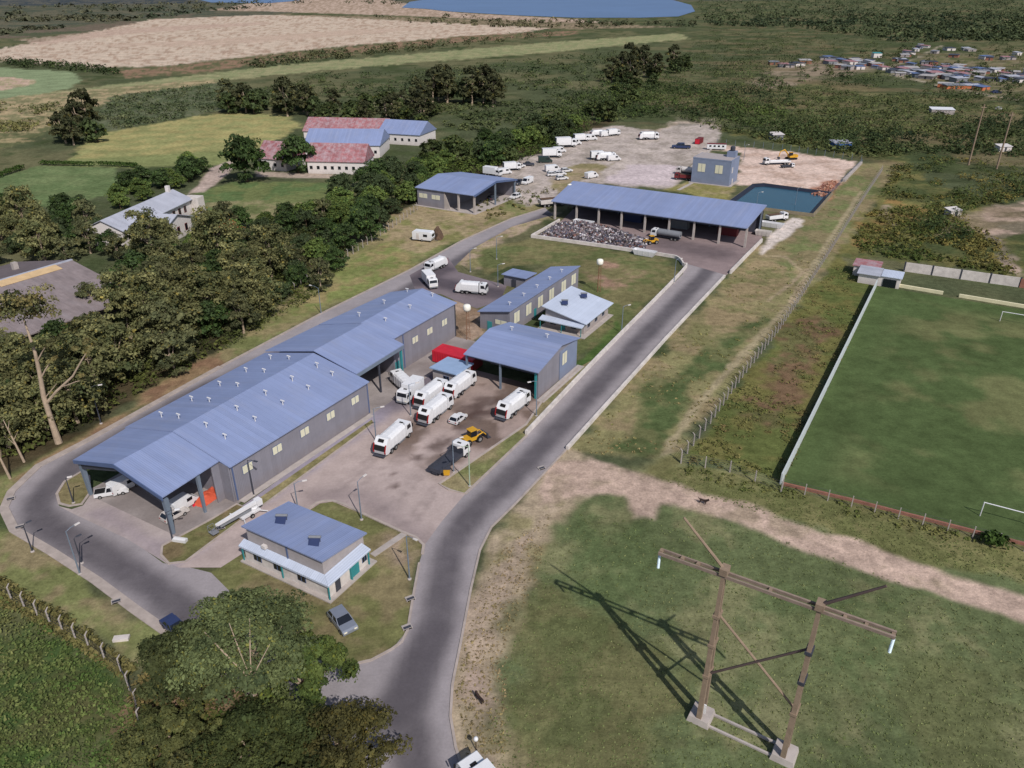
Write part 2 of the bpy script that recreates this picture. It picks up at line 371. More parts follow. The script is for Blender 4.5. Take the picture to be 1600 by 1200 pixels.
# ================================================================== GROUND
KA = 0.95   # albedo scale for colours judged by eye
def make_ground():
    rows = []
    y = 1290.0
    while y > -19.0:
        rows.append(G(800, y)[1]); y -= 1.9 if y > 60 else 1.2
    rows = np.array([12, 24] + rows + [60000.0])
    cols = np.linspace(-1.15, 1.15, 760)
    D, T = np.meshgrid(rows, cols, indexing='ij')
    # spread lateral lines with distance from the camera's foot
    depth = D*CP+HCAM*SP
    X = T*depth*.72; Y = D
    P = np.stack([X.ravel(), Y.ravel()], 1)
    dist = np.hypot(P[:, 0], P[:, 1])
    C = np.tile(lin((76, 83, 56)), (len(P), 1))
    # large-scale mottling of the rough scrub
    n1 = fbm(P[:, 0]/60, P[:, 1]/60, 3); n2 = fbm(P[:, 0]/17, P[:, 1]/17, 9)
    w = sstep((n1-.42)/.2)[:, None]; C = C*(1-w)+w*lin((98, 96, 66))
    w = sstep((n2-.56)/.15)[:, None]; C = C*(1-w)+w*lin((66, 76, 46))
    jit = [(fbm(P[:, 0]/s, P[:, 1]/s, 21+i, 3)-.5) for i, s in enumerate((3.0, 9.0, 40.0))]
    n40 = fbm(P[:, 0]/7+3, P[:, 1]/7, 55); n15 = fbm(P[:, 0]/2.2+3, P[:, 1]/2.2, 75, 3)
    def zone(seq, rgb, soft=2.0, jamp=2.0, rgb2=None, thr=.5, alpha=1.0, big=False):
        nonlocal C
        poly = pts(seq)
        pad = soft*3+jamp*2+3
        mn, mx = poly.min(0)-pad, poly.max(0)+pad
        k = np.where((P[:, 0] > mn[0]) & (P[:, 0] < mx[0]) & (P[:, 1] > mn[1]) & (P[:, 1] < mx[1]))[0]
        if not len(k): return
        d = pdist(P[k], poly)
        j = jit[2][k] if big else (jit[1][k]*1.3+jit[0][k]*.7)
        a = sstep((d+j*jamp*2+soft/2)/soft)*alpha
        c = np.tile(lin(rgb), (len(k), 1))
        if rgb2 is not None:
            nn = n40[k] if not big else n1[k]
            ww = sstep((nn*.7+n15[k]*.3-thr+.09)/.18)[:, None]; c = c*(1-ww)+ww*lin(rgb2)
        C[k] = C[k]*(1-a[:, None])+c*a[:, None]
    def stroke(seq, rgb, wid, soft=1.0, jamp=.6, alpha=1.0):
        nonlocal C
        ln = pts(seq); pad = wid+soft*2+jamp*2+2
        mn, mx = ln.min(0)-pad, ln.max(0)+pad
        k = np.where((P[:, 0] > mn[0]) & (P[:, 0] < mx[0]) & (P[:, 1] > mn[1]) & (P[:, 1] < mx[1]))[0]
        if not len(k): return
        d = ldist(P[k], ln)
        a = sstep((wid/2-d+jit[0][k]*jamp*2+soft/2)/soft)*alpha
        C[k] = C[k]*(1-a[:, None])+lin(rgb)*a[:, None]
    # --- far country
    zone([(-300,62),(0,58),(300,30),(640,10),(1100,2),(1700,-6),(1700,-15),(-300,-15)], (74,80,66), 60, 30, (96,92,74), .52, big=True)
    zone([(-300,12),(120,8),(420,3),(420,-4),(-300,-4)], (60,68,74), 80, 40, (86,86,80), .5, big=True)
    zone([(-200,62),(60,45),(300,22),(300,30),(130,52),(-200,75)], (104,92,78), 40, 25, (78,84,62), .5, big=True)
    zone([(-200,92),(0,76),(120,55),(240,30),(420,23),(640,30),(800,38),(860,44),(800,53),(560,70),(420,84),(250,104),(150,106),(0,95)], (186,166,146), 12, 10, (160,134,114), .56)
    zone([(30,62),(200,44),(420,34),(420,38),(210,52),(60,70)], (158,126,112), 25, 14, (186,160,142), .5, .6)
    zone([(120,72),(330,62),(560,46),(700,42),(560,54),(330,72)], (164,136,116), 22, 12, (190,164,146), .5, .55)
    zone([(430,-2),(600,-2),(660,12),(720,20),(900,30),(960,36),(840,34),(640,25),(420,18),(330,16)], (176,152,134), 40, 15, (150,128,108), .5)
    zone([(600,26),(860,34),(1060,42),(900,46),(700,36),(420,22)], (104,96,72), 18, 8, (140,122,98), .5)
    zone([(-200,158),(0,150),(130,138),(300,118),(420,104),(600,88),(860,66),(1060,52),(1080,60),(860,82),(620,100),(420,118),(320,130),(130,162),(-200,175)], (126,130,88), 8, 8, (140,136,96), .5)
    zone([(170,110),(240,106),(400,88),(560,72),(720,56),(900,48),(900,54),(720,66),(560,84),(400,102),(300,114),(200,122)], (134,106,84), 10, 8, (92,92,62), .5)
    zone([(-120,112),(0,106),(110,112),(128,124),(110,138),(0,158),(-120,165)], (122,136,98), 4, 3)
    zone([(-60,124),(20,120),(58,127),(50,132),(0,142),(-60,140)], (178,150,130), 3, 3, (150,140,104), .55)
    zone([(-40,160),(30,150),(200,135),(330,124),(360,134),(260,140),(140,170),(60,190),(-40,205)], (160,140,104), 6, 7, (120,116,80), .5)
    zone([(-60,212),(30,190),(110,168),(150,160),(90,200),(20,230),(-60,245)], (150,134,96), 4, 5, (92,96,62), .48)
    # --- meadow and lawns on the left
    zone([(95,262),(150,210),(300,182),(360,176),(445,180),(470,196),(418,230),(330,242),(200,252)], (152,142,86), 4, 4, (134,134,80), .5)
    zone([(110,250),(300,238),(420,230),(430,245),(330,260),(180,262),(100,262)], (120,126,74), 5, 3)
    zone([(150,178),(172,150),(350,128),(372,168),(330,176),(250,190),(170,205)], (82,92,64), 4, 4, (98,102,76), .5)
    zone([(-80,285),(0,275),(62,258),(180,262),(190,300),(100,322),(0,325),(-80,330)], (92,110,66), 2, 1.5, (102,116,72), .5)
    zone([(305,302),(360,284),(520,284),(560,292),(440,345),(330,348)], (84,104,58), 2, 2, (104,112,64), .5)
    zone([(330,318),(400,312),(470,318),(420,345),(340,345)], (130,122,84), 3, 3, (100,108,62), .5)
    zone([(296,302),(308,288),(330,262),(362,250),(364,262),(340,288),(318,300)], (168,148,138), 1.5, 1)
    zone([(400,268),(520,272),(540,280),(400,276)], (160,142,128), 2, 1)
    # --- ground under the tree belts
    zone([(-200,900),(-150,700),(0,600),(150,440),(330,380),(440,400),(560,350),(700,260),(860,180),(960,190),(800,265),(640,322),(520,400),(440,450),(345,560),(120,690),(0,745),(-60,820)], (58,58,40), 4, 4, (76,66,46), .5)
    # --- dry verges around the loop
    zone([(-90,800),(0,752),(60,722),(130,684),(230,610),(345,545),(400,500),(480,440),(520,405),(650,322),(760,300),(850,298),(852,326),(720,378),(640,423),(500,492),(345,574),(130,693),(20,765),(0,790)], (132,120,82), 3, 2.5, (112,116,66), .5)
    zone([(60,724),(130,684),(230,612),(300,570),(345,552),(345,572),(130,691),(40,745)], (128,98,74), 2, 2, (142,116,84), .5)
    zone([(640,420),(560,462),(470,500),(430,500),(520,420),(590,380),(640,380)], (116,124,64), 4, 3, (138,124,80), .5)
    zone([(600,335),(650,325),(780,330),(800,340),(720,375),(660,400),(620,390)], (150,132,98), 3, 3, (118,116,66), .55)
    zone([(700,395),(720,378),(850,330),(880,332),(850,345),(760,390),(750,420),(700,410)], (160,138,116), 2, 2, (130,122,80), .5)
    # --- inner lots
    zone([(750,392),(830,372),(1040,405),(1062,428),(960,530),(900,560),(860,560),(905,450),(850,412),(790,418),(760,432)], (112,106,68), 2, 2, (92,98,56), .5)
    zone([(910,405),(990,412),(1020,430),(960,452),(905,436)], (150,118,98), 3, 3, (112,106,68), .5)
    zone([(895,570),(930,540),(962,500),(985,515),(915,592)], (68,92,40), 1.5, 1.2, (80,98,46), .5)
    zone([(700,470),(745,482),(760,520),(735,560),(690,560),(710,520)], (132,108,86), 2, 2, (160,136,116), .5)
    zone([(620,600),(640,560),(690,545),(680,585),(640,615)], (104,100,62), 1.5, 1.2, (136,120,92), .5)
    # --- gatehouse lawn
    zone([(330,895),(380,864),(495,785),(520,782),(565,802),(630,832),(664,850),(655,880),(637,988),(612,1016),(580,1034),(535,1044),(470,1030),(420,985)], (122,110,76), 1, .8, (104,104,60), .5)
    zone([(600,830),(650,845),(655,870),(640,900),(600,890)], (146,126,104), 3, 2, (122,110,76), .5)
    # --- bank right of the road
    zone([(1188,384),(1290,300),(1342,255),(1420,250),(1300,420),(1180,560),(1060,710),(960,712),(880,706),(1135,432)], (124,118,76), 3, 2.5, (136,120,86), .52)
    zone([(1200,420),(1250,340),(1330,270),(1390,262),(1320,370),(1240,440)], (106,112,66), 4, 4, (126,114,80), .5)
    zone([(960,700),(1000,640),(1100,540),(1180,490),(1200,500),(1110,590),(1040,700),(1000,712)], (76,90,50), 4, 4, (100,102,62), .5)
    zone([(1120,440),(1180,400),(1240,420),(1180,490),(1090,540),(1050,540)], (140,122,88), 4, 4, (116,112,70), .5)
    stroke([(1345,300),(1300,370),(1255,440),(1235,475),(1170,545),(1100,620),(1050,690),(1040,720)], (150,136,104), 1.6, 1.2, .8)
    stroke([(1235,475),(1262,430),(1225,400),(1195,400)], (152,134,104), 1.4, 1.0, .8)
    stroke([(1200,470),(1240,440),(1262,420)], (150,132,104), 1.2, 1.0, .8)
    # --- strip between fence and pitch
    zone([(1310,400),(1345,436),(1368,447),(1222,757),(1060,728),(1160,590),(1270,450)], (106,102,52), 2, 2, (88,96,46), .52)
    zone([(1215,515),(1290,495),(1300,520),(1250,640),(1215,680),(1175,670),(1190,600)], (112,88,64), 3, 4, (98,96,56), .50)
    # --- open scrub on the upper right
    zone([(1100,200),(1250,205),(1400,235),(1480,300),(1640,330),(1700,440),(1600,440),(1400,405),(1310,400),(1400,255),(1260,232)], (86,92,50), 4, 5, (110,104,58), .5)
    zone([(1320,395),(1340,350),(1380,310),(1420,300),(1440,330),(1400,372),(1360,392)], (138,110,60), 4, 4, (106,104,54), .5)
    zone([(1000,140),(1200,120),(1600,165),(1700,250),(1450,235),(1250,205),(1120,180)], (84,88,54), 14, 10, (108,102,66), .54)
    zone([(1165,128),(1220,104),(1310,92),(1350,98),(1400,104),(1300,122),(1200,140)], (134,118,98), 10, 6)
    zone([(1400,105),(1450,85),(1600,80),(1700,95),(1700,165),(1560,150),(1440,128)], (118,108,82), 16, 8, (98,98,62), .52)
    stroke([(1385,104),(1400,118),(1480,136),(1560,152),(1700,168)], (160,146,126), 6, 4, 2)
    stroke([(1390,104),(1430,92),(1470,72)], (150,138,118), 5, 4, 2)
    zone([(1512,352),(1540,328),(1580,316),(1640,314),(1640,352),(1600,362),(1562,368),(1580,400),(1600,440),(1640,470),(1590,440),(1560,392)], (166,142,126), 3, 3)
    zone([(1505,340),(1530,330),(1530,350),(1500,372),(1470,372)], (140,124,100), 4, 3)
    stroke([(1385,322),(1380,335),(1395,350)], (156,138,112), 3, 2, 1)
    zone([(1025,206),(1060,186),(1110,184),(1124,196),(1112,210),(1060,212)], (178,158,142), 5, 4)
    # --- path, bare shoulder and pylon field
    zone([(840,790),(900,745),(1000,730),(1060,712),(1240,757),(1700,880),(1700,1300),(600,1300),(700,1180),(702,1100),(735,930),(752,850)], (90,100,62), 3, 2, (114,114,76), .53)
    zone([(1060,712),(1060,728),(1222,757),(1600,852),(1700,880),(1700,935),(1450,880),(1180,800),(1000,745)], (98,100,56), 2, 2, (116,112,68), .5)
    zone([(812,780),(885,703),(920,712),(905,770),(880,830),(840,900),(800,960),(776,1040),(766,1120),(800,1170),(850,1230),(740,1260),(712,1168),(703,1120),(706,1070),(720,1000),(735,920),(749,860),(768,824)], (150,132,106), 2.5, 2.0, (128,116,80), .56)
    zone([(712,1168),(704,1110),(706,1070),(722,1000),(737,920),(752,860),(770,825),(885,705),(925,712),(930,765),(880,800),(842,870),(808,950),(788,1040),(776,1110),(806,1190),(840,1260),(742,1260)], (156,138,114), 2.5, 1.6, (130,120,84), .64)
    zone([(725,950),(760,900),(800,840),(860,780),(880,770),(830,870),(790,950),(760,1030),(735,1080)], (160,140,120), 2, 2, None)
    zone([(860,725),(925,716),(1000,740),(1100,772),(1200,800),(1320,842),(1420,880),(1600,930),(1700,960),(1700,1000),(1600,976),(1400,908),(1250,855),(1120,806),(1030,785),(1020,808),(990,808),(975,775),(900,775),(860,790),(830,800)], (176,150,134), 1.6, 1.0, (152,132,112), .54)
    stroke([(730,1230),(770,1170),(765,1120),(745,1060)], (158,136,122), 2.4, 1.6, .8, .8)
    zone([(860,860),(900,800),(1000,830),(1050,900),(980,1000),(880,1000)], (74,90,50), 4, 4, None, alpha=.55)
    zone([(1200,900),(1400,950),(1450,1050),(1300,1150),(1200,1060)], (76,92,52), 5, 4, None, alpha=.55)
    zone([(820,940),(860,900),(960,960),(1060,1100),(1060,1300),(840,1300),(790,1120),(800,1010)], (104,100,62), 5, 4, (84,90,50), .5, .8)
    zone([(1420,1000),(1600,1040),(1600,1200),(1500,1200),(1400,1100)], (96,98,60), 6, 5, (80,86,50), .5, .8)
    # --- lower left
    zone([(-200,860),(0,835),(80,866),(150,910),(212,955),(300,1015),(400,1086),(360,1130),(215,1045),(100,985),(0,925),(-150,905)], (132,118,84), 2, 1.5, (112,116,66), .5)
    zone([(-250,900),(0,930),(90,985),(190,1050),(215,1100),(230,1260),(-250,1260)], (64,86,40), 2, 2, (88,90,56), .55)
    zone([(0,1010),(70,1000),(150,1050),(160,1110),(60,1120),(0,1080)], (92,88,54), 5, 5, (66,82,36), .5, .8)
    zone([(190,1050),(420,1090),(540,1160),(640,1290),(200,1290)], (78,78,48), 3, 3, (130,104,80), .56)
    # --- upper yards
    zone([(788,300),(762,268),(800,252),(848,240),(872,224),(920,205),(962,196),(1030,206),(1062,192),(1120,196),(1122,226),(1104,240),(1078,262),(1060,296),(905,286),(868,310),(830,322),(800,318)], (172,158,150), 3, 2.5, (150,138,128), .54)
    zone([(862,296),(880,264),(905,255),(960,256),(930,275),(902,285),(880,312)], (128,118,80), 3, 3, (150,132,104), .5)
    zone([(935,286),(985,258),(1062,258),(1055,292)], (184,168,170), 4, 3)
    zone([(1105,232),(1118,226),(1220,236),(1342,252),(1312,288),(1285,312),(1185,290),(1150,288),(1158,238)], (200,174,160), 2.5, 2, (180,152,136), .56)
    zone([(1262,300),(1300,280),(1318,282),(1292,314)], (160,108,84), 3, 2, (196,160,140), .55)
    zone([(1035,297),(1075,282),(1150,292),(1140,318),(1060,300)], (128,122,66), 2, 1.5, (150,134,96), .55)
    zone([(1195,372),(1240,340),(1262,342),(1232,372),(1190,398)], (200,186,178), 1.5, 1)
    # streaky mottling of the rough ground, dark tufts and pale straw, stronger where it is wild
    wild = sstep((pdist(P, pts([(900,190),(1010,120),(1110,30),(1700,10),(1700,420),(1420,405),(1350,390),(1385,262),(1345,250),(1120,200)]))+8)/20)
    m1 = fbm(P[:, 0]/14, P[:, 1]/9, 91, 4); m2 = fbm(P[:, 0]/38, P[:, 1]/24, 95, 4)
    a = (sstep((m1-.52)/.1)*.65*wild)[:, None]; C = C*(1-a)+a*lin((56, 66, 40))
    a = (sstep((m2-.55)/.1)*.6*wild)[:, None]; C = C*(1-a)+a*lin((112, 98, 70))
    a = (sstep((.42-m2)/.1)*.55*wild)[:, None]; C = C*(1-a)+a*lin((70, 80, 46))
    lum = (C@np.array([.25, .6, .15]))[:, None]; C = (lum+(C-lum)*.84)*1.1   # dusty, sun-bleached cover
    C *= KA
    z = np.zeros(len(P))
    nr, nc = D.shape
    me = bpy.data.meshes.new('ground')
    idx = np.arange(nr*nc).reshape(nr, nc)
    q = np.stack([idx[:-1, :-1], idx[:-1, 1:], idx[1:, 1:], idx[1:, :-1]], -1).reshape(-1, 4)
    me.vertices.add(nr*nc); me.vertices.foreach_set('co', np.column_stack([P, z]).ravel())
    me.loops.add(q.size); me.loops.foreach_set('vertex_index', q.ravel().astype(np.int32))
    me.polygons.add(len(q)); me.polygons.foreach_set('loop_start', np.arange(0, q.size, 4, dtype=np.int32))
    me.update(calc_edges=True)
    if me.polygons[0].normal.z < 0: me.flip_normals()
    at = me.color_attributes.new('Col', 'FLOAT_COLOR', 'POINT')
    c4 = np.ones((len(P), 4)); c4[:, :3] = C; at.data.foreach_set('color', c4.ravel())
    me.materials.append(GROUND)
    o = bpy.data.objects.new('ground', me); COL.objects.link(o); o['kind'] = 'structure'
make_ground()

# ------------------------------------------------------------------ paved sheets
def wear(P, base, dark, lines, wid, edge=None):
    c = np.tile(lin(base), (len(P), 1))
    n = fbm(P[:, 0]/5, P[:, 1]/5, 4, 3); n2 = fbm(P[:, 0]/1.6, P[:, 1]/1.6, 14, 3)
    for ln, w in lines:
        d = ldist(P, pts(ln))
        a = (1-sstep((d/w-.30+(n-.5)*.25)/.9))*(.9+.25*(n2-.5))
        a = np.clip(a, 0, 1)[:, None]; c = c*(1-a)+a*lin(dark)
    c = c*(1+(n[:, None]-.5)*.16)
    return c*KA
MAINC = smooth_line([(665,1250),(640,1150),(645,1060),(675,990),(690,930),(703,860),(724,820),(768,775),(852,692),(990,543),(1100,430),(1140,385)], 5)
MAINC = MAINC
LOOPC = smooth_line([(640,1150),(560,1110),(460,1080),(350,1010),(250,925),(160,870),(90,832),(62,805),(64,780),(95,745),(160,700),(300,616)], 5)+[('s',100,-118),('s',150,-118),('s',200,-121),('s',235,-121)]
ENTC = smooth_line([(600,1120),(650,1060),(676,990)], 4)
sheet('access_road', [(742,1260),(712,1168),(704,1120),(707,1070),(721,1000),(736,920),(750,860),(768,824),(806,787),(885,702),(1040,530),(1135,430),(1170,398),(1100,396),(1072,412),(1067,428),(940,556),(822,681),(726,773),(690,813),(664,850),(655,880),(645,935),(637,985),(612,1015),(580,1032),(535,1042),(480,1034),(520,1170),(560,1260)],
      .016, ASPH, lambda P: wear(P, (148,141,144), (88,83,88), [(MAINC, 2.9), (ENTC, 3.0)], 3), .8)
sheet('loop_road', [(852,325),(800,341),(720,377),(640,422),(500,491),(345,573),(130,692),(60,728),(18,768),(6,795),(22,828),(80,862),(150,907),(210,952),(300,1015),(400,1085),(500,1165),(600,1080),(535,1043),(480,1031),(420,985),(330,895),(290,885),(255,880),(200,840),(115,802),(92,790),(88,772),(100,752),(150,722),('s',62,-112),('s',150,-112),(740,388),(800,354),(864,336)],
      .010, ASPH, lambda P: wear(P, (148,141,144), (88,83,88), [(LOOPC, 3.3)], 3), .9)
sheet('crossing_pavement', [(640,430),(672,412),(700,402),(716,425),(792,446),(782,470),(745,482),(712,470),(690,460),(650,456)], .022, ASPH, lambda P: wear(P, (122,111,116), (80,73,80), [([(650,440),(690,420)], 5), ([(680,440),(780,460)], 5)], 4), .9)
sheet('shed_forecourt', [('s',248,-117),('s',248,-50.5),(1188,379),(1135,430),(1072,412),(1058,404),(1010,397),(836,372),(870,352)], .030, YARD, lambda P: wear(P, (138,122,122), (104,92,94), [([(1040,380),(1120,395)], 8)], 6), 1.0)
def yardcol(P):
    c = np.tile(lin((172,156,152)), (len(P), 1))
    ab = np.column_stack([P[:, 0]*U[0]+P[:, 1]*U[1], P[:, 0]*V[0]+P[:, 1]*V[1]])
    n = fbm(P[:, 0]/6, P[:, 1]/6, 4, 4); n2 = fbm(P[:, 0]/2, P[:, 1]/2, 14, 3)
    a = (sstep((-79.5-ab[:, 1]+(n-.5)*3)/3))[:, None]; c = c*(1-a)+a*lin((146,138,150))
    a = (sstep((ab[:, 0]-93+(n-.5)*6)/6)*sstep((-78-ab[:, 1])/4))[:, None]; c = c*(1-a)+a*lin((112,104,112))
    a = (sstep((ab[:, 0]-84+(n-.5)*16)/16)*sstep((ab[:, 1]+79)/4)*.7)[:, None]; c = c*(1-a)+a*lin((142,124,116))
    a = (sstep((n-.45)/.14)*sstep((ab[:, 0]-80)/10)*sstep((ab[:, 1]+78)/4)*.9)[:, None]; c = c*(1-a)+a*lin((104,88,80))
    for x, y, r in ((735,640,3.0),(760,630,3),(745,650,2.5),(700,690,2.2),(720,668,2),(680,700,1.6),(655,715,1.6),(770,645,2.4),(690,720,1.2),(615,760,.8),(612,742,.6)):
        q = G(x, y); d = np.hypot(P[:, 0]-q[0], (P[:, 1]-q[1]))
        a = ((1-sstep((d/r+(n2-.5)*1.6-.3)/.8))*.75)[:, None]; c = c*(1-a)+a*lin((82,66,62))
    for ln in ([(600,800),(660,740),(720,680),(790,610)], [(570,760),(640,700),(680,660)], [(640,820),(700,740),(770,680),(810,650)], [(520,770),(600,700),(640,650)]):
        L = smooth_line(ln, 5)
        for off in (-.9, .9):
            d = ldist(P+np.array([off*.9, off*.45]), pts(L)); a = ((1-sstep((d-.15)/.35))*.35*sstep((n2-.3)/.3))[:, None]; c = c*(1-a)+a*lin((112,100,98))
    d = ldist(P, pts([(500,778),(560,772),(600,800),(655,842)]))   # dark washed gutter along the gatehouse kerb
    a = (np.clip(1-d/4.0+(n-.5)*.6, 0, 1)*.6)[:, None]; c = c*(1-a)+a*lin((118,106,108))
    return c*KA
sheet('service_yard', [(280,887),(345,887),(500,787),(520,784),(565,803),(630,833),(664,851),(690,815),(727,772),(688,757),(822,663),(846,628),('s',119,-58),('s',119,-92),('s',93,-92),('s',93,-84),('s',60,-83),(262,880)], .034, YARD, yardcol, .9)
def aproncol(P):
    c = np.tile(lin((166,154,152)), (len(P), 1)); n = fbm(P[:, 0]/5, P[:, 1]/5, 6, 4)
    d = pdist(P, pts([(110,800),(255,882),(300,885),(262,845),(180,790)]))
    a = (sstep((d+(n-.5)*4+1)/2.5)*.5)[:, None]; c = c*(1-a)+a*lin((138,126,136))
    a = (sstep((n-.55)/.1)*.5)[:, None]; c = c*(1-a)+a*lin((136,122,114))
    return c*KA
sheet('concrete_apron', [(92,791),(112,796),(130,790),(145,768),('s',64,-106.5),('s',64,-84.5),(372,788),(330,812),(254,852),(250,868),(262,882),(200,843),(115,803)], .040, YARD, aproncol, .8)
def flat(rgb, rgb2=None, s=4.0, thr=.5):
    def f(P):
        c = np.tile(lin(rgb), (len(P), 1))
        if rgb2 is not None:
            n = fbm(P[:, 0]/s, P[:, 1]/s, 8, 4); a = sstep((n-thr+.1)/.2)[:, None]; c = c*(1-a)+a*lin(rgb2)
            lum = (c@np.array([.25, .6, .15]))[:, None]; c = (lum+(c-lum)*.84)*1.08
        return c*KA
    return f
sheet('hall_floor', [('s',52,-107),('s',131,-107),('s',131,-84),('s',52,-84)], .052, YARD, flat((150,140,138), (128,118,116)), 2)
sheet('football_pitch', [(1222,757),(1370,447),(1600,484),(1760,512),(1760,890),(1600,851)], .012, PITCHM,
      lambda P: (lambda n, m: (lin((78,92,58))*(1-m)+m*lin((106,108,74))))(0, (sstep((fbm(P[:, 0]/11, P[:, 1]/11, 31, 4)-.47)/.16)*.9*sstep((pdist(P, pts([(1222,757),(1370,447),(1760,512),(1760,890)]))-3)/12))[:, None])*KA, 1.2)
sheet('verge_strip', [(399,783),(581,656),(584,662),(407,793)], .060, GROUND, flat((118,112,70), (136,124,84), 2), .8)
sheet('end_island', [(252,868),(254,853),(330,812),(370,788),(396,799),(330,848),(290,878),(264,881)], .060, GROUND, flat((116,100,70), (104,102,60), 3), .8)
sheet('loop_island', [(93,787),(89,772),(101,753),(128,737),(139,745),(141,770),(128,788),(108,791)], .060, GROUND, flat((112,106,66), (124,112,76), 3), .6)
sheet('median_island', [(686,757),(822,664),(846,629),(905,574),(937,556),(823,680),(727,771),(702,766)], .060, GROUND, flat((134,122,86), (110,112,66), 5, .56), .7)
# kerbs and low walls
def kerb(label, seq, wid=.35, h=.14, m=None, cat='kerb', name='kerb', closed=False):
    return tag(sweep(name, seq, wid, h, m or KERB, closed), label, cat)
kerb('pale concrete kerb round the outside of the loop road, from the tree belt to the lower trees', [(345,573),(130,692),(60,728),(18,768),(6,795),(22,828),(80,862),(150,907),(210,952),(300,1015),(400,1085)], 1.3, .12)
kerb('pale kerb along the far-left edge of the loop road beside the dry verge', [(852,325),(800,341),(720,377),(640,422),(500,491),(346,572.5)], .6, .13)
kerb('kerb round the grass end island beside the long hall entrance', [(252,868),(254,853),(330,812),(370,788),(396,799),(330,848),(290,878),(264,881)], .35, .14, closed=True)
kerb('kerb round the small grass island inside the loop bend', [(93,787),(89,772),(101,753),(128,737),(139,745),(141,770),(128,788),(108,791)], .4, .14, closed=True)
kerb('kerb between service yard and gatehouse lawn, curving to the access road', [(383,864),(495,786),(507,783),(520,783),(540,789),(565,802),(630,832),(650,840),(662,852),(660,866)], .4, .16)
kerb('kerb curving round the gatehouse lawn at the road junction', [(655,880),(645,935),(637,985),(628,1003),(612,1015),(580,1032),(535,1042),(480,1031)], .3, .15)
kerb('kerb along the verge strip beside the long hall wall', [(584,662),(407,793)], .3, .14)
kerb('kerb of the narrow island on its service yard side', [(702,766),(686,757),(822,664),(846,629),(905,574)], .4, .2)
kerb('kerb of the narrow island on its road side below the parapet', [(702,766),(727,772),(823,681)], .35, .18)
kerb('thin kerb along the right edge of the access road from the junction up to the dirt path', [(742,1260),(712,1168),(704,1120),(707,1070),(721,1000),(736,920),(750,860),(768,824),(806,787),(884,704)], .3, .16)
PARA = smooth_line([(822,680),(940,555),(1065,427),(1067,415),(1058,405),(1040,401),(1008,396)], 4)
kerb('white concrete parapet on the left side of the access road, curving at the recycling shed', PARA, .45, .95, CONCW, 'parapet', 'parapet')
kerb('white concrete parapet on the right side of the access road above the grass bank', [(886,703),(1040,531),(1132,433)], .5, .7, CONCW, 'parapet', 'parapet')
kerb('short high white parapet on the right of the road at the open recycling shed', [(1141,428),(1166,402),(1190,378)], .5, 1.1, CONCW, 'parapet', 'parapet')
kerb('low white retaining wall in front of the heap of rubbish', [(1008,396.5),(940,386),(830,371)], .6, 1.0, CONCW, 'wall', 'retaining_wall')
kerb('low white side wall at the left end of the rubbish heap', [(832,370),(850,360),(874,346)], .5, .9, CONCW, 'wall', 'retaining_wall')
kerb('pale concrete footpath from the gatehouse to the road kerb', [(582,868),(632,834)], 1.0, .08, CONC, 'footpath', 'footpath')
kerb('concrete plinth path along the foot of the long hall wall', [('s',62.6,-83.9),('s',93.6,-83.9)], 1.1, .10, CONC, 'plinth', 'plinth')
kerb('thin pale path crossing the grass beside the two-storey block', [(1060,297),(1083,285)], 1.4, .06, CONC, 'footpath', 'footpath')
kerb('long pale concrete kerb edging the sand yard on its left', [(1080,262),(1118,228)], .8, .5, CONC)

# ------------------------------------------------------------------ lake and basin
lk = MB(); LK = [(628,12),(665,14),(700,18),(800,24),(900,28),(1000,28),(1060,26),(1086,18),(1080,8),(1040,-3),(900,-8),(700,-6),(640,3)]
lk.add([(*q, 0) for q in pts(LK)], [tuple(range(len(LK)))]); o = lk.build('lake', LAKEM); o.location.z = .6; o['kind'] = 'structure'
lk = MB(); LK = [(330,4),(420,5),(470,1),(420,-4),(300,-3)]
lk.add([(*q, 0) for q in pts(LK)], [tuple(range(len(LK)))]); o = lk.build('lake', LAKEM); o.location.z = .6; o['kind'] = 'structure'
# retention basin: sloped liner rising from the water to a raised rim
bas, T = site('retention_basin', 'dark lined water basin behind the right end of the recycling shed', 'basin', 280, -55)
RIMB = [(277.5,-71),(277.5,-41),(313.5,-41),(315.5,-67),(312,-70.5)]
cx, cy = 296, -56
inn = [(cx+(a-cx)*.86, cy+(b-cy)*.86) for a, b in RIMB]; out = [(cx+(a-cx)*1.035, cy+(b-cy)*1.035) for a, b in RIMB]
mb = MB(); n = 5
mb.add([(a, b, 1.1) for a, b in RIMB]+[(a, b, .12) for a, b in inn], [(i, (i+1) % n, n+(i+1) % n, n+i) for i in range(n)]); mb.build('liner', LINER, bas, T)
mb = MB(); r2 = [(cx+(a-cx)*1.008, cy+(b-cy)*1.008) for a, b in RIMB]
mb.add([(a, b, 1.1) for a, b in RIMB]+[(a, b, 1.13) for a, b in r2]+[(a, b, .05) for a, b in out], [(i, (i+1) % n, n+(i+1) % n, n+i) for i in range(n)]+[(n+i, n+(i+1) % n, 2*n+(i+1) % n, 2*n+i) for i in range(n)]); mb.build('rim', mat('earth_rim', (118, 108, 90), rough=1, var=.25, vs=.5), bas, T)
mb = MB(); mb.add([(a, b, .3) for a, b in [(cx+(a-cx)*.9, cy+(b-cy)*.9) for a, b in RIMB]], [tuple(range(n))]); mb.build('water', WATER, bas, T)
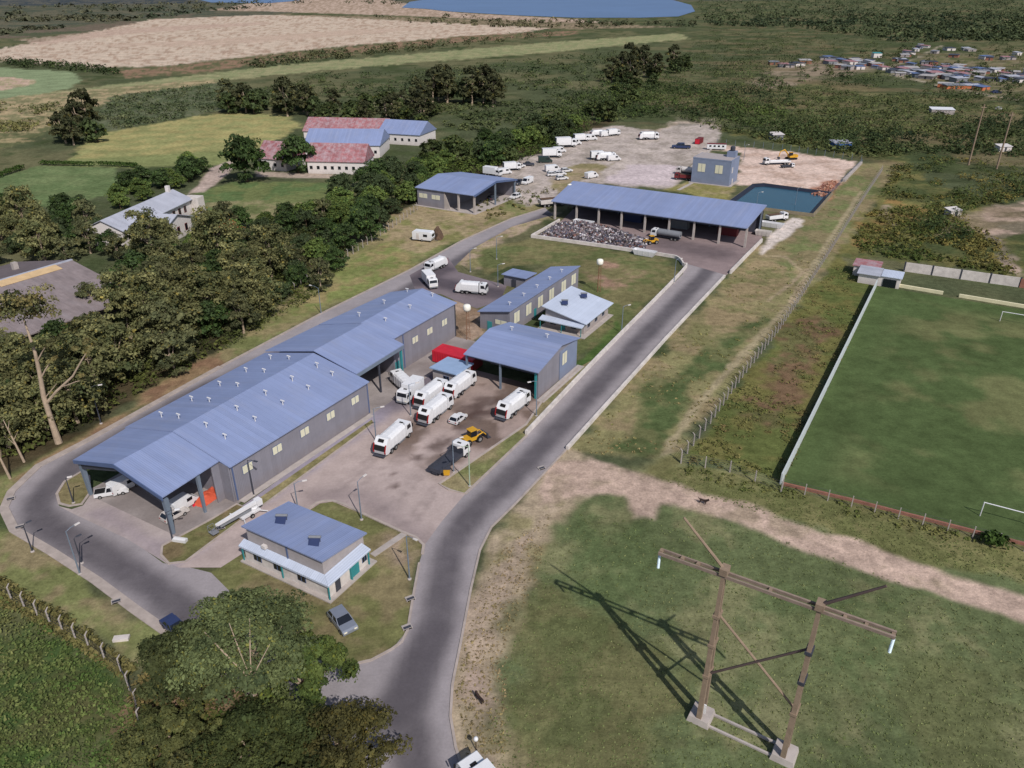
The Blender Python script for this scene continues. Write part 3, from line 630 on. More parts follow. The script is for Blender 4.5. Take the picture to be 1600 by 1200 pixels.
# ================================================================== BUILDINGS
def win_b(root, T, b, a, z0, w, h, out=1, m=CREAM, name='window', frame=TRIM):
    """window on a wall b=const"""
    f = MB(); y0, y1 = (b, b+.05*out) if out > 0 else (b-.05, b)
    f.box((a-w/2-.08, a+w/2+.08), (y0, y1), (z0-.08, z0+h+.08)); f.box((a-.04, a+.04), ((b, b+.1) if out > 0 else (b-.1, b)), (z0, z0+h)); fo = f.build(name, frame, root, T)
    p = MB(); y0, y1 = (b+.053, b+.07) if out > 0 else (b-.07, b-.053)
    p.box((a-w/2, a+w/2), (y0, y1), (z0, z0+h)); p.build('pane', m, fo, T)
def win_a(root, T, a, b, z0, w, h, m=CREAM, name='window', frame=TRIM):
    """window on a wall a=const facing the camera"""
    f = MB(); f.box((a-.05, a), (b-w/2-.08, b+w/2+.08), (z0-.08, z0+h+.08)); f.box((a-.1, a), (b-.04, b+.04), (z0, z0+h)); fo = f.build(name, frame, root, T)
    p = MB(); p.box((a-.07, a-.053), (b-w/2, b+w/2), (z0, z0+h)); p.build('pane', m, fo, T)
def post(root, T, a, b, h, w=.4, m=STEEL, taper=1.0, z0=0):
    mb = MB(); k = w/2; j = k*taper
    mb.hexa([(a-j, b-j, z0), (a+j, b-j, z0), (a+j, b+j, z0), (a-j, b+j, z0)], [(a-k, b-k, h), (a+k, b-k, h), (a+k, b+k, h), (a-k, b+k, h)])
    return mb.build('post', m, root, T)
VENT = None
def vent(root, T, a, b, z):
    global VENT
    p = T(a, b, z)
    if VENT is None:
        mb = MB(); mb.tube([(0, 0, -.2), (0, 0, .8)], .09, 8); mb.tube([(0, -.38, .84), (0, .38, .84)], .12, 8)
        VENT = mb.build('roof_vent', WHITE, root); VENT.location = p; return
    c = VENT.copy(); COL.objects.link(c); c.parent = root; c.location = p
def wall(root, T, a, b, z, m=WALL, name='wall'):
    return MB().box(a, b, z).build(name, m, root, T)
def pslab(root, T, c, th=.18, m=ROOFX, name='roof'):
    return MB().slab(c, th).build(name, m, root, T)
def gable(root, T, prof, y0, y1, m, axis='b', name='gable_wall'):
    """vertical polygon wall: prof in (b,z) for axis='b' between a=y0..y1, or (a,z) between b=y0..y1"""
    mb = MB()
    (mb.prismx if axis == 'b' else mb.prism)(prof, y0, y1)
    return mb.build(name, m, root, T)

# ---- long hall ---------------------------------------------------------------
hall, T = site('long_hall', 'very long blue roofed hall with open front canopy beside the loop road', 'building', 52, -96)
# near block: a 62..94, b -107.3..-84.6
wall(hall, T, (62.2, 94), (-84.8, -84.6), (0, 6.45)); wall(hall, T, (62.2, 94), (-107.2, -107.0), (0, 6.35))
gable(hall, T, [(-107.0, 0), (-84.8, 0), (-84.8, 6.45), (-96, 9.0), (-107.0, 6.35)], 62.2, 62.4, WALLY)
gable(hall, T, [(-107.0, 0), (-84.8, 0), (-84.8, 6.45), (-96, 9.0), (-107.0, 6.35)], 93.8, 94.0, WALLY)
pslab(hall, T, [(61.9, -96.02, 9.3), (94.2, -97.2, 9.3), (94.2, -84.2, 6.6), (61.9, -84.2, 6.6)])
pslab(hall, T, [(61.9, -96.02, 9.3), (94.2, -97.2, 9.3), (94.2, -110.3, 6.3), (61.9, -108.6, 6.3)], m=ROOFX)
# front canopy a 51.8..62
pslab(hall, T, [(51.6, -95.8, 9.22), (61.85, -96.02, 9.22), (61.85, -86.4, 7.05), (51.6, -86.0, 6.95)])
pslab(hall, T, [(51.6, -95.8, 9.22), (61.85, -96.02, 9.22), (61.85, -108.0, 6.4), (51.6, -106.6, 6.4)])
fas = MB()
fas.hexa([(51.45, -106.3, 5.95), (51.45, -95.8, 8.6), (51.6, -95.8, 8.6), (51.6, -106.3, 5.95)], [(51.45, -106.3, 6.5), (51.45, -95.8, 9.27), (51.6, -95.8, 9.27), (51.6, -106.3, 6.5)])
fas.hexa([(51.45, -95.8, 8.6), (51.45, -85.95, 6.4), (51.6, -85.95, 6.4), (51.6, -95.8, 8.6)], [(51.45, -95.8, 9.27), (51.45, -85.95, 7.0), (51.6, -85.95, 7.0), (51.6, -95.8, 9.27)])
fas.build('fascia', TRIM, hall, T)
for a, b in ((52.2, -105.6), (52.2, -86.5)):
    post(hall, T, a, b, 6.2, .7, STEEL, .62)
post(hall, T, 58.0, -86.6, 6.6, .5, STEEL, .7)
tr = MB()
for (b0, z0, b1, z1) in ((-105.6, 5.5, -95.8, 8.3), (-95.8, 8.3, -86.5, 5.9)):
    tr.hexa([(51.9, b0, z0-.5), (52.3, b0, z0-.5), (52.3, b1, z1-.5), (51.9, b1, z1-.5)], [(51.9, b0, z0+.3), (52.3, b0, z0+.3), (52.3, b1, z1+.3), (51.9, b1, z1+.3)])
tr.build('portal_beam', DSTEEL, hall, T)
# inset side wall of the canopy's far end (grey panel with a green stain)
wall(hall, T, (60.6, 62.19), (-86.9, -86.7), (0, 6.9)); wall(hall, T, (61.9, 62.15), (-86.65, -84.7), (0, 6.6), WALLY)
wall(hall, T, (61.95, 62.15), (-87.7, -86.95), (.2, 2.3), TEAL, 'door')
# middle high canopy a 94..109
pslab(hall, T, [(94.25, -97.2, 9.75), (109, -97.6, 9.8), (109, -87.6, 7.45), (94.25, -87.2, 7.4)], m=ROOFX)
pslab(hall, T, [(94.25, -97.2, 9.75), (109, -97.6, 9.8), (109, -110.2, 6.75), (94.25, -110.3, 6.7)], m=ROOFX)
MB().hexa([(94.3, -87.35, 6.5), (109, -87.75, 6.5), (109, -87.6, 6.5), (94.3, -87.2, 6.5)], [(94.3, -87.35, 7.2), (109, -87.75, 7.25), (109, -87.6, 7.25), (94.3, -87.2, 7.2)]).build('fascia', STEEL, hall, T)
wall(hall, T, (94.1, 109), (-107.4, -107.2), (0, 6.7))
post(hall, T, 108.4, -88.0, 6.5, .4, TEAL); post(hall, T, 101.5, -88.0, 6.5, .3, DSTEEL)
# far block a 109..131.3, b -107..-90.4
wall(hall, T, (109.1, 131.3), (-90.6, -90.4), (0, 7.85)); wall(hall, T, (109.1, 131.3), (-107.2, -107.0), (0, 7.0))
for a0 in (109.1, 131.1): gable(hall, T, [(-107.0, 0), (-90.6, 0), (-90.6, 7.85), (-98.8, 9.4), (-107.0, 7.2)], a0, a0+.2, WALLY)
pslab(hall, T, [(109.05, -98.3, 9.7), (131.7, -99.3, 9.7), (131.7, -90.1, 8.05), (109.05, -90.1, 8.05)], m=ROOFX)
pslab(hall, T, [(109.05, -98.3, 9.7), (131.7, -99.3, 9.7), (131.7, -108.6, 7.1), (109.05, -110.0, 6.9)], m=ROOFX)
wall(hall, T, (109.3, 110.6), (-90.39, -90.3), (.1, 2.6), TEAL, 'door')
wall(hall, T, (112.2, 112.45), (-90.39, -90.28), (.2, 7.6), TRIM, 'downpipe')
wall(hall, T, (131.05, 131.3), (-90.39, -90.28), (.2, 7.6), DSTEEL, 'downpipe')
wall(hall, T, (93.75, 93.95), (-84.59, -84.48), (.2, 6.3), TRIM, 'downpipe')
wall(hall, T, (62.4, 62.6), (-84.59, -84.48), (.2, 6.3), TRIM, 'downpipe')
for a in (65.3, 71.5, 77.7, 84.0, 90.4): win_b(hall, T, -84.6, a, 3.8, 1.9, 1.35)
for a in (116.3, 121.5, 127.0): win_b(hall, T, -90.4, a, 4.3, 1.9, 1.4)
for i in range(5):
    a = 66+i*6.22
    for b, z in ((-93.4+.02*i, 8.7), (-89.4-.1*i, 7.8), (-99.9-.1*i, 8.4), (-104.4-.2*i, 7.45)): vent(hall, T, a, b, z)
for i in range(3):
    a = 113.4+i*8.3
    vent(hall, T, a, -95.4, 9.0); vent(hall, T, a, -102.4, 8.75)

# ---- workshop ----------------------------------------------------------------
ws, T = site('narrow_workshop', 'narrow single-pitch blue roofed workshop with six big cream windows', 'building', 138, -80)
wall(ws, T, (138.3, 173.4), (-80.5, -80.3), (0, 5.5)); wall(ws, T, (138.3, 173.4), (-88.2, -88.0), (0, 4.0))
for a in (138.1, 173.4): gable(ws, T, [(-88.2, 0), (-80.3, 0), (-80.3, 5.65), (-88.2, 4.05)], a, a+.2, WALLY)
pslab(ws, T, [(137.6, -80.0, 5.95), (174, -80.0, 5.95), (174, -88.6, 4.25), (137.6, -88.6, 4.25)])
for a in (141.2, 146.8, 152.6, 158.4, 165, 170.7): win_b(ws, T, -80.3, a, 1.9, 2.5, 2.7)
win_a(ws, T, 138.1, -82.6, 2.0, 3.0, 1.1)
for i in range(5): vent(ws, T, 142+i*6.6, -82.6, 5.3)
wall(ws, T, (149.5, 150.6), (-80.29, -80.2), (.1, 2.3), TEAL, 'door')
wall(ws, T, (138.0, 138.09), (-86.2, -85.0), (.1, 2.2), TEAL, 'door')
an, T = site('small_store', 'small grey store with flat blue roof behind the narrow workshop', 'building', 166, -94)
wall(an, T, (165.5, 170.5), (-98, -91.6), (0, 2.85), WALLY)
pslab(an, T, [(165, -98.5, 3.2), (171, -98.5, 3.0), (171, -91.1, 3.0), (165, -91.1, 3.2)], m=ROOFY)
wall(an, T, (165.3, 165.49), (-95.5, -94.3), (.1, 2.1), DSTEEL, 'door')

# ---- solar water heaters -----------------------------------------------------
def solar(label, p, rz):
    t = thing('solar_water_heater', label, 'solar heater', p, rz, 'solar water heaters on roofs'); t.scale = (.8, .8, .75)
    MB().hexa([(-.9, -.6, .25), (.9, -.6, .25), (.9, .7, 1.0), (-.9, .7, 1.0)], [(-.9, -.6, .33), (.9, -.6, .33), (.9, .7, 1.08), (-.9, .7, 1.08)]).build('collector', NAVY, t)
    MB().tube([(-1.0, .85, 1.15), (1.0, .85, 1.15)], .26, 12).build('tank', GREYP, t)
    fr = MB()
    for x in (-.8, .8): fr.tube([(x, -.6, .3), (x, -.6, -.3)], .04, 6); fr.tube([(x, .85, 1.0), (x, .85, -.3)], .04, 6); fr.tube([(x, -.6, .27), (x, .75, 1.0)], .04, 6)
    fr.tube([(-.8, .85, .2), (.8, .85, .2)], .04, 6); fr.tube([(-.8, -.6, .2), (.8, -.6, .2)], .04, 6); fr.tube([(-.8, .85, .9), (.8, .85, .9)], .04, 6)
    fr.build('stand', DSTEEL, t)
    return t

# ---- pale-roofed office and the gatehouse (same type) ------------------------
def lodge(name, label, a0, b0, LA, LB, hn, hf, m, awn_b=1.6, awn_a=1.1, side=True):
    """body a0..a0+LA by b0..b0+LB (b0 = left), pitched away; awnings on near and right sides"""
    r, T = site(name, label, 'building', a0, b0)
    a1, b1 = a0+LA, b0+LB
    sl = (hf-hn)/LA
    mb = MB(); mb.prism([(a0, 0), (a1, 0), (a1, hf), (a0, hn)], b0, b1); mb.build('wall', BRICK, r, T)
    pslab(r, T, [(a0-.4, b0-.4, hn+.22-sl*.4), (a1+.4, b0-.4, hf+.22+sl*.4), (a1+.4, b1+.4, hf+.22+sl*.4), (a0-.4, b1+.4, hn+.22-sl*.4)], .2, m)
    # floor plinth
    MB().box((a0-awn_a-.2, a1+.3), (b0-.8, b1+awn_b+.2), (0, .18)).build('plinth', CONC, r, T)
    # the ground floor stands forward under the awnings
    MB().box((a0-awn_a+.45, a1-.6), (b0-.3, b1+awn_b-.5), (.18, 2.55)).build('lower_wall', CONCW, r, T)
    # near awning and right awning
    pslab(r, T, [(a0-awn_a, b0-.8, 2.72), (a0-.02, b0-.8, 3.15), (a0-.02, b1+.1, 3.15), (a0-awn_a, b1+awn_b, 2.72)], .3, ROOFL, 'awning')
    if side: pslab(r, T, [(a0-awn_a+.03, b1+awn_b, 2.69), (a0+.03, b1+.06, 3.12), (a1-.5, b1+.06, 3.12), (a1-.5, b1+awn_b, 2.69)], .22, ROOFL, 'awning')
    for a, b in ((a0-awn_a+.25, b0-.5), (a0-awn_a+.25, b0+LB*.5), (a0-awn_a+.25, b1+awn_b-.25), (a0+LA*.45, b1+awn_b-.25), (a1-.8, b1+awn_b-.25)):
        post(r, T, a, b, 2.45, .16, TEAL, z0=.18)
    return r, T
gh, T = lodge('gatehouse', 'grey gatehouse with blue roof and pale wrap-around awning on the lawn by the junction', 54.0, -72.6, 7.8, 13.6, 5.4, 4.2, ROOFY)
wall(gh, T, (57.4, 59.2), (-57.89, -57.8), (.2, 2.3), TEAL, 'door'); wall(gh, T, (54.6, 55.5), (-57.89, -57.8), (.2, 2.2), DSTEEL, 'door')
win_b(gh, T, -57.9, 60.4, 1.1, .8, 1.1, m=GLASS)
for b in (-70.5, -66.8, -62.5): win_a(gh, T, 53.35, b, 1.0, 1.3, 1.2, m=GLASS)
MB().box((53.86, 53.99), (-65.3, -65.1), (3.2, 5.1)).build('downpipe', TRIM, gh, T)
MB().box((53.5, 53.99), (-69.6, -68.9), (3.35, 3.85)).build('air_conditioner', WHITE2, gh, T)
solar('blue roof solar water heater near the left end of the gatehouse', W(57.4, -69.6, 4.9), R60-math.pi/2+.5)
solar('roof solar water heater near the front right corner of the gatehouse', W(56.0, -62.2, 5.1), R60-math.pi/2+.5)
of, T = site('small_office', 'small office with very pale single-pitch roof and two solar heaters beside the narrow workshop', 'building', 146.4, -75.6)
gable(of, T, [(-75.6, 0), (-65.8, 0), (-65.8, 2.95), (-75.6, 4.95)], 146.4, 160, BRICK, name='wall')
pslab(of, T, [(145.6, -76.2, 5.3), (160.9, -76.2, 5.3), (160.9, -64.9, 3.05), (145.6, -64.9, 3.05)], .2, ROOFL)
pslab(of, T, [(144.4, -76.4, 2.45), (146.38, -76.4, 2.85), (146.38, -65.4, 2.85), (144.4, -65.4, 2.45)], .2, ROOFL, 'awning')
MB().box((144.2, 160.6), (-76.6, -64.6), (0, .15)).build('plinth', CONC, of, T)
for b_ in (-76, -70.6, -65.7): post(of, T, 144.6, b_, 2.3, .14, TEAL, z0=.15)
wall(of, T, (146.3, 146.39), (-71.5, -70.5), (.2, 2.3), TEAL, 'door'); win_a(of, T, 146.4, -73.6, 1.0, 1.4, 1.2, m=GLASS); win_a(of, T, 146.4, -68.4, 1.0, 1.2, 1.2, m=GLASS)
for a in (149, 153, 157): win_b(of, T, -65.8, a, 1.1, 1.2, 1.1, m=GLASS)
solar('solar water heater on the pale office roof, nearer the long workshop', W(150.2, -72.6, 4.75), R60-math.pi/2+.5)
solar('solar water heater on the pale office roof, at its far right corner', W(157.2, -71.0, 4.45), R60-math.pi/2+.5)

# ---- open-front shed ---------------------------------------------------------
os_, T = site('open_front_shed', 'open-front grey shed with lopsided blue gable roof between yard and access road', 'building', 116, -60)
pslab(os_, T, [(113.6, -76.6, 6.05), (123.4, -76.6, 7.9), (123.4, -59.9, 7.9), (113.6, -59.9, 6.05)], m=ROOFX)
pslab(os_, T, [(123.4, -76.6, 7.9), (131.6, -76.6, 6.3), (131.6, -59.9, 6.3), (123.4, -59.9, 7.9)], m=ROOFX)
wall(os_, T, (114.6, 123.3), (-60.6, -60.4), (0, 5.9)); wall(os_, T, (123.5, 131.2), (-60.55, -60.3), (0, 6.2), WALLB)
wall(os_, T, (123.2, 131.2), (-76.3, -76.1), (0, 6.2)); wall(os_, T, (131.0, 131.2), (-76.1, -60.56), (0, 6.1), WALLY)
wall(os_, T, (123.2, 123.4), (-76.1, -60.65), (0, 6.4), WALLY)
gable(os_, T, [(114.6, 5.9), (123.4, 5.9), (131.2, 6.0), (123.4, 7.7)], -60.58, -60.43, WALL, 'a')
for b in (-76.3, -68.6, -60.8): post(os_, T, 114.3, b, 5.95, .35, STEEL if b < -62 else TEAL)
MB().box((114.15, 114.45), (-76.4, -60.3), (5.35, 5.85)).build('fascia', DSTEEL, os_, T)
win_b(os_, T, -60.3, 125.4, 2.9, 2.0, 2.6)
for a, b, z in ((125.5, -72.5, 7.45), (126, -64.6, 7.35)): vent(os_, T, a, b, z)
MB().box((113.5, 131.6), (-60.2, -58.6), (0, .12)).build('plinth', CONC, os_, T)
# ---- kiosk and red container --------------------------------------------------
ki, T = site('kiosk', 'little grey kiosk with flat pale blue roof among the parked refuse trucks', 'building', 110, -76)
wall(ki, T, (110, 115.4), (-81.6, -76.2), (0, 3.1), BRICK)
pslab(ki, T, [(109.5, -82.0, 3.55), (115.9, -82.0, 3.25), (115.9, -75.7, 3.25), (109.5, -75.7, 3.55)], .25, mat('kiosk_roof', (142, 164, 196), rough=.5, var=.08, stripes=(0, .33, .03)))
wall(ki, T, (111.8, 112.9), (-76.19, -76.1), (.1, 2.2), TEAL, 'door'); win_a(ki, T, 110, -78.4, 1.2, 1.2, 1.0, m=GLASS)
rc, T = site('red_container', 'bright red shipping container standing behind the little kiosk', 'container', 117.6, -86)
bd = MB(); bd.box((117.6, 121.6), (-87.2, -77.2), (.25, 2.75))
for i in range(16):
    b = -87.0+i*.63; bd.box((117.54, 117.6), (b, b+.3), (.4, 2.6)); bd.box((121.6, 121.66), (b, b+.3), (.4, 2.6))
bd.build('body', REDP, rc, T)
MB().box((117.7, 121.5), (-77.2, -77.12), (.4, 2.65)).build('door', MAROON, rc, T)
sk = MB()
for a in (117.7, 121.3): sk.box((a, a+.25), (-87, -77.4), (0, .25))
sk.build('base_frame', DSTEEL, rc, T)

# ---- recycling shed ----------------------------------------------------------
bs, T = site('recycling_shed', 'long open blue roofed recycling shed on tall posts above the rubbish slab', 'building', 231, -84)
pslab(bs, T, [(229.6, -117.4, 6.2), (248.6, -118.6, 9.1), (248.6, -50.8, 9.1), (229.6, -51.6, 6.2)], .25, ROOFY)
for i in range(9):
    b = -116.2+i*8.05
    post(bs, T, 230.4, b, 5.95, .55, CONC, 1.1); post(bs, T, 247.4, b, 8.6, .4, STEEL)
MB().box((230.2, 230.6), (-117, -51.8), (5.3, 5.9)).build('eave_beam', DSTEEL, bs, T)
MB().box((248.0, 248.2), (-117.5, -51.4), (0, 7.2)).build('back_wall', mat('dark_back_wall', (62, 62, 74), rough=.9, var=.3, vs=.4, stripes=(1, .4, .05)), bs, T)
for i in range(8): MB().box((247.9, 247.98), (-113.6+i*8.05, -109.6+i*8.05), (5.6, 6.8)).build('clerestory_window', CREAM if i % 3 else GREYP, bs, T)
MB().prism([(231, 5.6), (248.1, 8.2), (248.1, 0), (246, 0), (246, 6.8), (231, 4.7)], -117.3, -117.1).build('side_wall', WALL, bs, T)
tr = MB()
for i in range(9):
    b = -116.2+i*8.05
    tr.hexa([(230.7, b-.12, 5.2), (247.2, b-.12, 7.7), (247.2, b+.12, 7.7), (230.7, b+.12, 5.2)], [(230.7, b-.12, 5.8), (247.2, b-.12, 8.3), (247.2, b+.12, 8.3), (230.7, b+.12, 5.8)])
tr.build('roof_truss', DSTEEL, bs, T)
for i, (b, mm) in enumerate(((-60, MAROON), (-92, NAVY), (-76, GREYP))):
    c = tag(MB().box((240, 242.6), (b-3, b+3), (0.04, 2.6)).add([(240, b-3.05, 2.6), (242.6, b-3.05, 2.6), (242.6, b+3.05, 2.6), (240, b+3.05, 2.6), (240.1, b-2.9, 2.75), (242.5, b-2.9, 2.75), (242.5, b+2.9, 2.75), (240.1, b+2.9, 2.75)], [(0,1,5,4),(1,2,6,5),(2,3,7,6),(3,0,4,7),(4,5,6,7)]).build('roll_off_container', mm, None, W),
            ['maroon skip in the shade under the right end of the recycling shed', 'navy skip in the shade under the recycling shed left of the middle', 'grey skip in the shade under the middle of the recycling shed'][i], 'skip')

# ---- upper left shed ----------------------------------------------------------
s2, T = site('vehicle_shed', 'grey gabled shed with two cream windows and an open right half beside the upper yard', 'building', 222, -155)
pslab(s2, T, [(221.8, -168.2, 6.5), (236.5, -168.2, 8.6), (236.5, -143.0, 8.6), (221.8, -143.0, 6.5)], .22, ROOFY)
pslab(s2, T, [(236.5, -168.2, 8.6), (251.5, -168.2, 6.5), (251.5, -143.0, 6.5), (236.5, -143.0, 8.6)], .22, ROOFY)
wall(s2, T, (222.3, 222.5), (-167.6, -156), (0, 6.2), WALLY); wall(s2, T, (250.8, 251), (-167.6, -143.6), (0, 6.2), WALLY)
wall(s2, T, (222.5, 250.8), (-156.2, -156), (0, 6.3)); gable(s2, T, [(222.5, 0), (250.8, 0), (250.8, 6.2), (236.5, 8.3), (222.5, 6.2)], -167.6, -167.4, WALL, 'a')
MB().add([(222.3, -156, 0), (222.3, -153.2, 0), (222.3, -156, 6.2), (222.5, -156, 0), (222.5, -153.2, 0), (222.5, -156, 6.2)], [(0,1,2),(3,5,4),(0,3,4,1),(1,4,5,2),(2,5,3,0)]).build('buttress', CONC, s2, T)
for b in (-150.0, -143.5): post(s2, T, 222.5, b, 6.25, .6, CONC, 1.0)
post(s2, T, 236.5, -143.5, 8.3, .5, STEEL); post(s2, T, 250.5, -143.5, 6.25, .5, STEEL)
fz = MB(); fz.hexa([(221.8, -143.0, 5.9), (236.5, -143.0, 8.0), (236.5, -142.85, 8.0), (221.8, -142.85, 5.9)], [(221.8, -143.0, 6.6), (236.5, -143.0, 8.7), (236.5, -142.85, 8.7), (221.8, -142.85, 6.6)])
fz.hexa([(236.5, -143.0, 8.0), (251.5, -143.0, 5.9), (251.5, -142.85, 5.9), (236.5, -142.85, 8.0)], [(236.5, -143.0, 8.7), (251.5, -143.0, 6.6), (251.5, -142.85, 6.6), (236.5, -142.85, 8.7)]); fz.build('fascia', TRIM, s2, T)
for b in (-165, -159.5): win_a(s2, T, 222.3, b, 3.0, 3.6, 1.6)
MB().box((221.4, 252), (-168.6, -142.4), (0, .14)).build('plinth', CONC, s2, T)

# ---- two-storey block ---------------------------------------------------------
tb, T = site('two_storey_block', 'tall square blue-grey block with two cream windows beside the dark basin', 'building', 307, -86)
wall(tb, T, (307.2, 319), (-94, -78.6), (0, 9.4), WALLB)
pslab(tb, T, [(307.15, -94.05, 9.9), (319.05, -94.05, 9.9), (319.05, -78.55, 9.9), (307.15, -78.55, 9.9)], .45, WALLB, 'parapet')
pslab(tb, T, [(307.5, -93.7, 9.96), (318.7, -93.7, 9.96), (318.7, -78.9, 9.96), (307.5, -78.9, 9.96)], .05, YARD if False else BRICK)
for b in (-90.2, -83.2): win_a(tb, T, 307.2, b, 4.6, 3.0, 3.2)
wall(tb, T, (314, 317.2), (-82.6, -79.2), (9.97, 12.2), WALLB, 'stair_head'); MB().lathe((315.6, -80.9, 12.2), [(.9, 0), (1.0, .3), (1.0, 1.5), (.5, 1.9)], 12).build('water_tank', DSTEEL, tb, T)
wall(tb, T, (311, 312.2), (-78.59, -78.5), (.1, 2.3), WHITE2, 'door'); wall(tb, T, (309.2, 310.4), (-78.59, -78.5), (4.8, 7), WHITE2, 'louvre')
MB().box((306.3, 319.6), (-94.8, -77.6), (0, .2)).build('plinth', CONC, tb, T)

# ---- houses on the left ------------------------------------------------------
def frame_thing(name, label, cat, origin, xdir, group=None):
    ang = math.atan2(xdir[1], xdir[0])
    return thing(name, label, cat, (origin[0], origin[1], 0), ang, group)
def hiproof(mb, x0, x1, y0, y1, z0, z1, hx0=0, hx1=0, th=.2, m=0):
    ym = (y0+y1)/2
    r0, r1 = (x0+hx0, ym, z1), (x1-hx1, ym, z1)
    mb.add([(x0, y0, z0), (x1, y0, z0), (x1, y1, z0), (x0, y1, z0), r0, r1, (x0, y0, z0-th), (x1, y0, z0-th), (x1, y1, z0-th), (x0, y1, z0-th)],
           [(0,1,5,4), (1,2,5), (2,3,4,5), (3,0,4), (6,9,8,7), (0,6,7,1), (1,7,8,2), (2,8,9,3), (3,9,6,0)], m)
    return mb
def house(name, label, p0, p1, depth, h, rh, roof, wallm, group=None, wins=5, hip=(0, 0), over=.5, zr=None):
    """front wall along p0->p1 (sighted ground points), body behind it"""
    A, B = np.array(G(*p0)[:2]), np.array(G(*p1)[:2]); d = B-A; Lx = float(np.linalg.norm(d)); d /= Lx
    r = frame_thing(name, label, 'building', A, d, group)
    MB().box((0, Lx), (0, depth), (0, h)).build('wall', wallm, r)
    hiproof(MB(), -over, Lx+over, -over, depth+over, h+.2, h+rh, *hip).build('roof', roof, r)
    if not (hip[0] or hip[1]):
        for x in (.0, Lx-.2):
            MB().prismx([(0.1, h), (depth-.1, h), (depth/2, h+rh-.5)], x, x+.2).build('gable', wallm, r)
    for i in range(wins):
        x = (i+.5)*Lx/wins
        f = MB().box((x-.75, x+.75), (-.05, 0), (h*.35, h*.35+1.6)).build('window', WHITEW, r); MB().box((x-.62, x+.62), (-.07, -.053), (h*.35+.12, h*.35+1.48)).build('pane', GLASS, f)
    return r
# white-walled house, L-shaped zinc roof
wh = thing('white_house', 'white-walled house with long pale zinc roof half hidden by trees on the left', 'building', (-123.1, 226.2, 0), math.atan2(.989, .148))
MB().box((0.5, 40), (-6, 6), (0, 4.9)).build('wall', WHITEW, wh)
MB().slab([(0, 0, 8.1), (40.6, 0, 8.1), (40.6, -6.9, 5.0), (0, -6.9, 5.0)], .2).build('roof', ROOFZ, wh)
MB().slab([(0, 0, 8.1), (40.6, 0, 8.1), (40.6, 6.9, 5.0), (0, 6.9, 5.0)], .2).build('roof', ROOFZ, wh)
for x in (.5, 39.8): MB().prismx([(-6, 4.9), (6, 4.9), (0, 7.7)], x, x+.2).build('gable', WHITEW, wh)
MB().box((3.6, 19.4), (-17.6, -6.01), (0, 4.9)).build('wall', WHITEW, wh)
MB().slab([(3, -6.5, 5.0), (3, -18.2, 5.0), (11.5, -18.2, 7.7), (11.5, -1, 7.7)], .2).build('roof', ROOFZ, wh)
MB().slab([(20, -6.5, 5.0), (20, -18.2, 5.0), (11.5, -18.2, 7.7), (11.5, -1, 7.7)], .2).build('roof', ROOFZ, wh)
MB().prism([(3.6, 4.9), (19.4, 4.9), (11.5, 7.4)], -17.6, -17.4).build('gable', WHITEW, wh)
def wwin(x, y, ax):
    if ax == 'x': f = MB().box((x-.06, x), (y-.75, y+.75), (1.5, 3.7)).build('window', MAROON, wh); MB().box((x-.08, x-.062), (y-.55, y+.55), (1.7, 3.5)).build('pane', GLASS, f)
    else: f = MB().box((x-.75, x+.75), (y-.06, y), (1.5, 3.7)).build('window', MAROON, wh); MB().box((x-.55, x+.55), (y-.08, y-.062), (1.7, 3.5)).build('pane', GLASS, f)
for y in (-8.5, -11.5, -14.8): wwin(3.6, y, 'x')
for x in (6.5, 11.5, 16): wwin(x, -17.6, 'y')
for x in (22, 25.5, 29, 32.5, 36): wwin(x, -6, 'y')
MB().box((37, 38.2), (-.6, .6), (7.5, 9.9)).build('chimney', WHITEW, wh)
MB().box((40.1, 44.2), (-8.8, -3), (0, 5.4)).build('porch', CONCW, wh)
# dark tiled house
dh, T = site('dark_roofed_house', 'house with dark purple-grey tile roof and tan skylight strip behind the tall eucalyptus', 'building', 84, -190)
MB().box((54, 105), (-215, -167.5), (0, 3.6)).build('wall', BRICK, dh, T)
gable(dh, T, [(-215, 3.6), (-167.5, 3.6), (-190.5, 8.0)], 104.8, 105.0, BRICK)
pslab(dh, T, [(53, -190.5, 8.6), (106.5, -190.5, 8.6), (106.5, -217, 3.7), (53, -217, 3.7)], .25, TILE)
pslab(dh, T, [(53, -190.5, 8.6), (106.5, -190.5, 8.6), (106.5, -165.5, 3.7), (53, -165.5, 3.7)], .25, mat('brown_grey_roof', (126, 115, 116), rough=.9, var=.2, vs=.4, stripes=(0, .35, .05), streak=(1, .15)))
MB().slab([(87, -190.2, 8.62), (102, -190.2, 8.62), (102, -187.4, 8.06), (87, -187.4, 8.06)], .1).build('skylight_strip', mat('tan_sheet', (192, 164, 126), rough=.7, var=.15), dh, lambda a, b, z: T(a, b, z+.1))
MB().box((53, 106.6), (-190.9, -190.1), (8.45, 8.75)).build('ridge_cap', ROOFZ, dh, T)
MB().box((98, 99.2), (-203, -201.8), (5.4, 8.2)).build('chimney', CONC, dh, T)
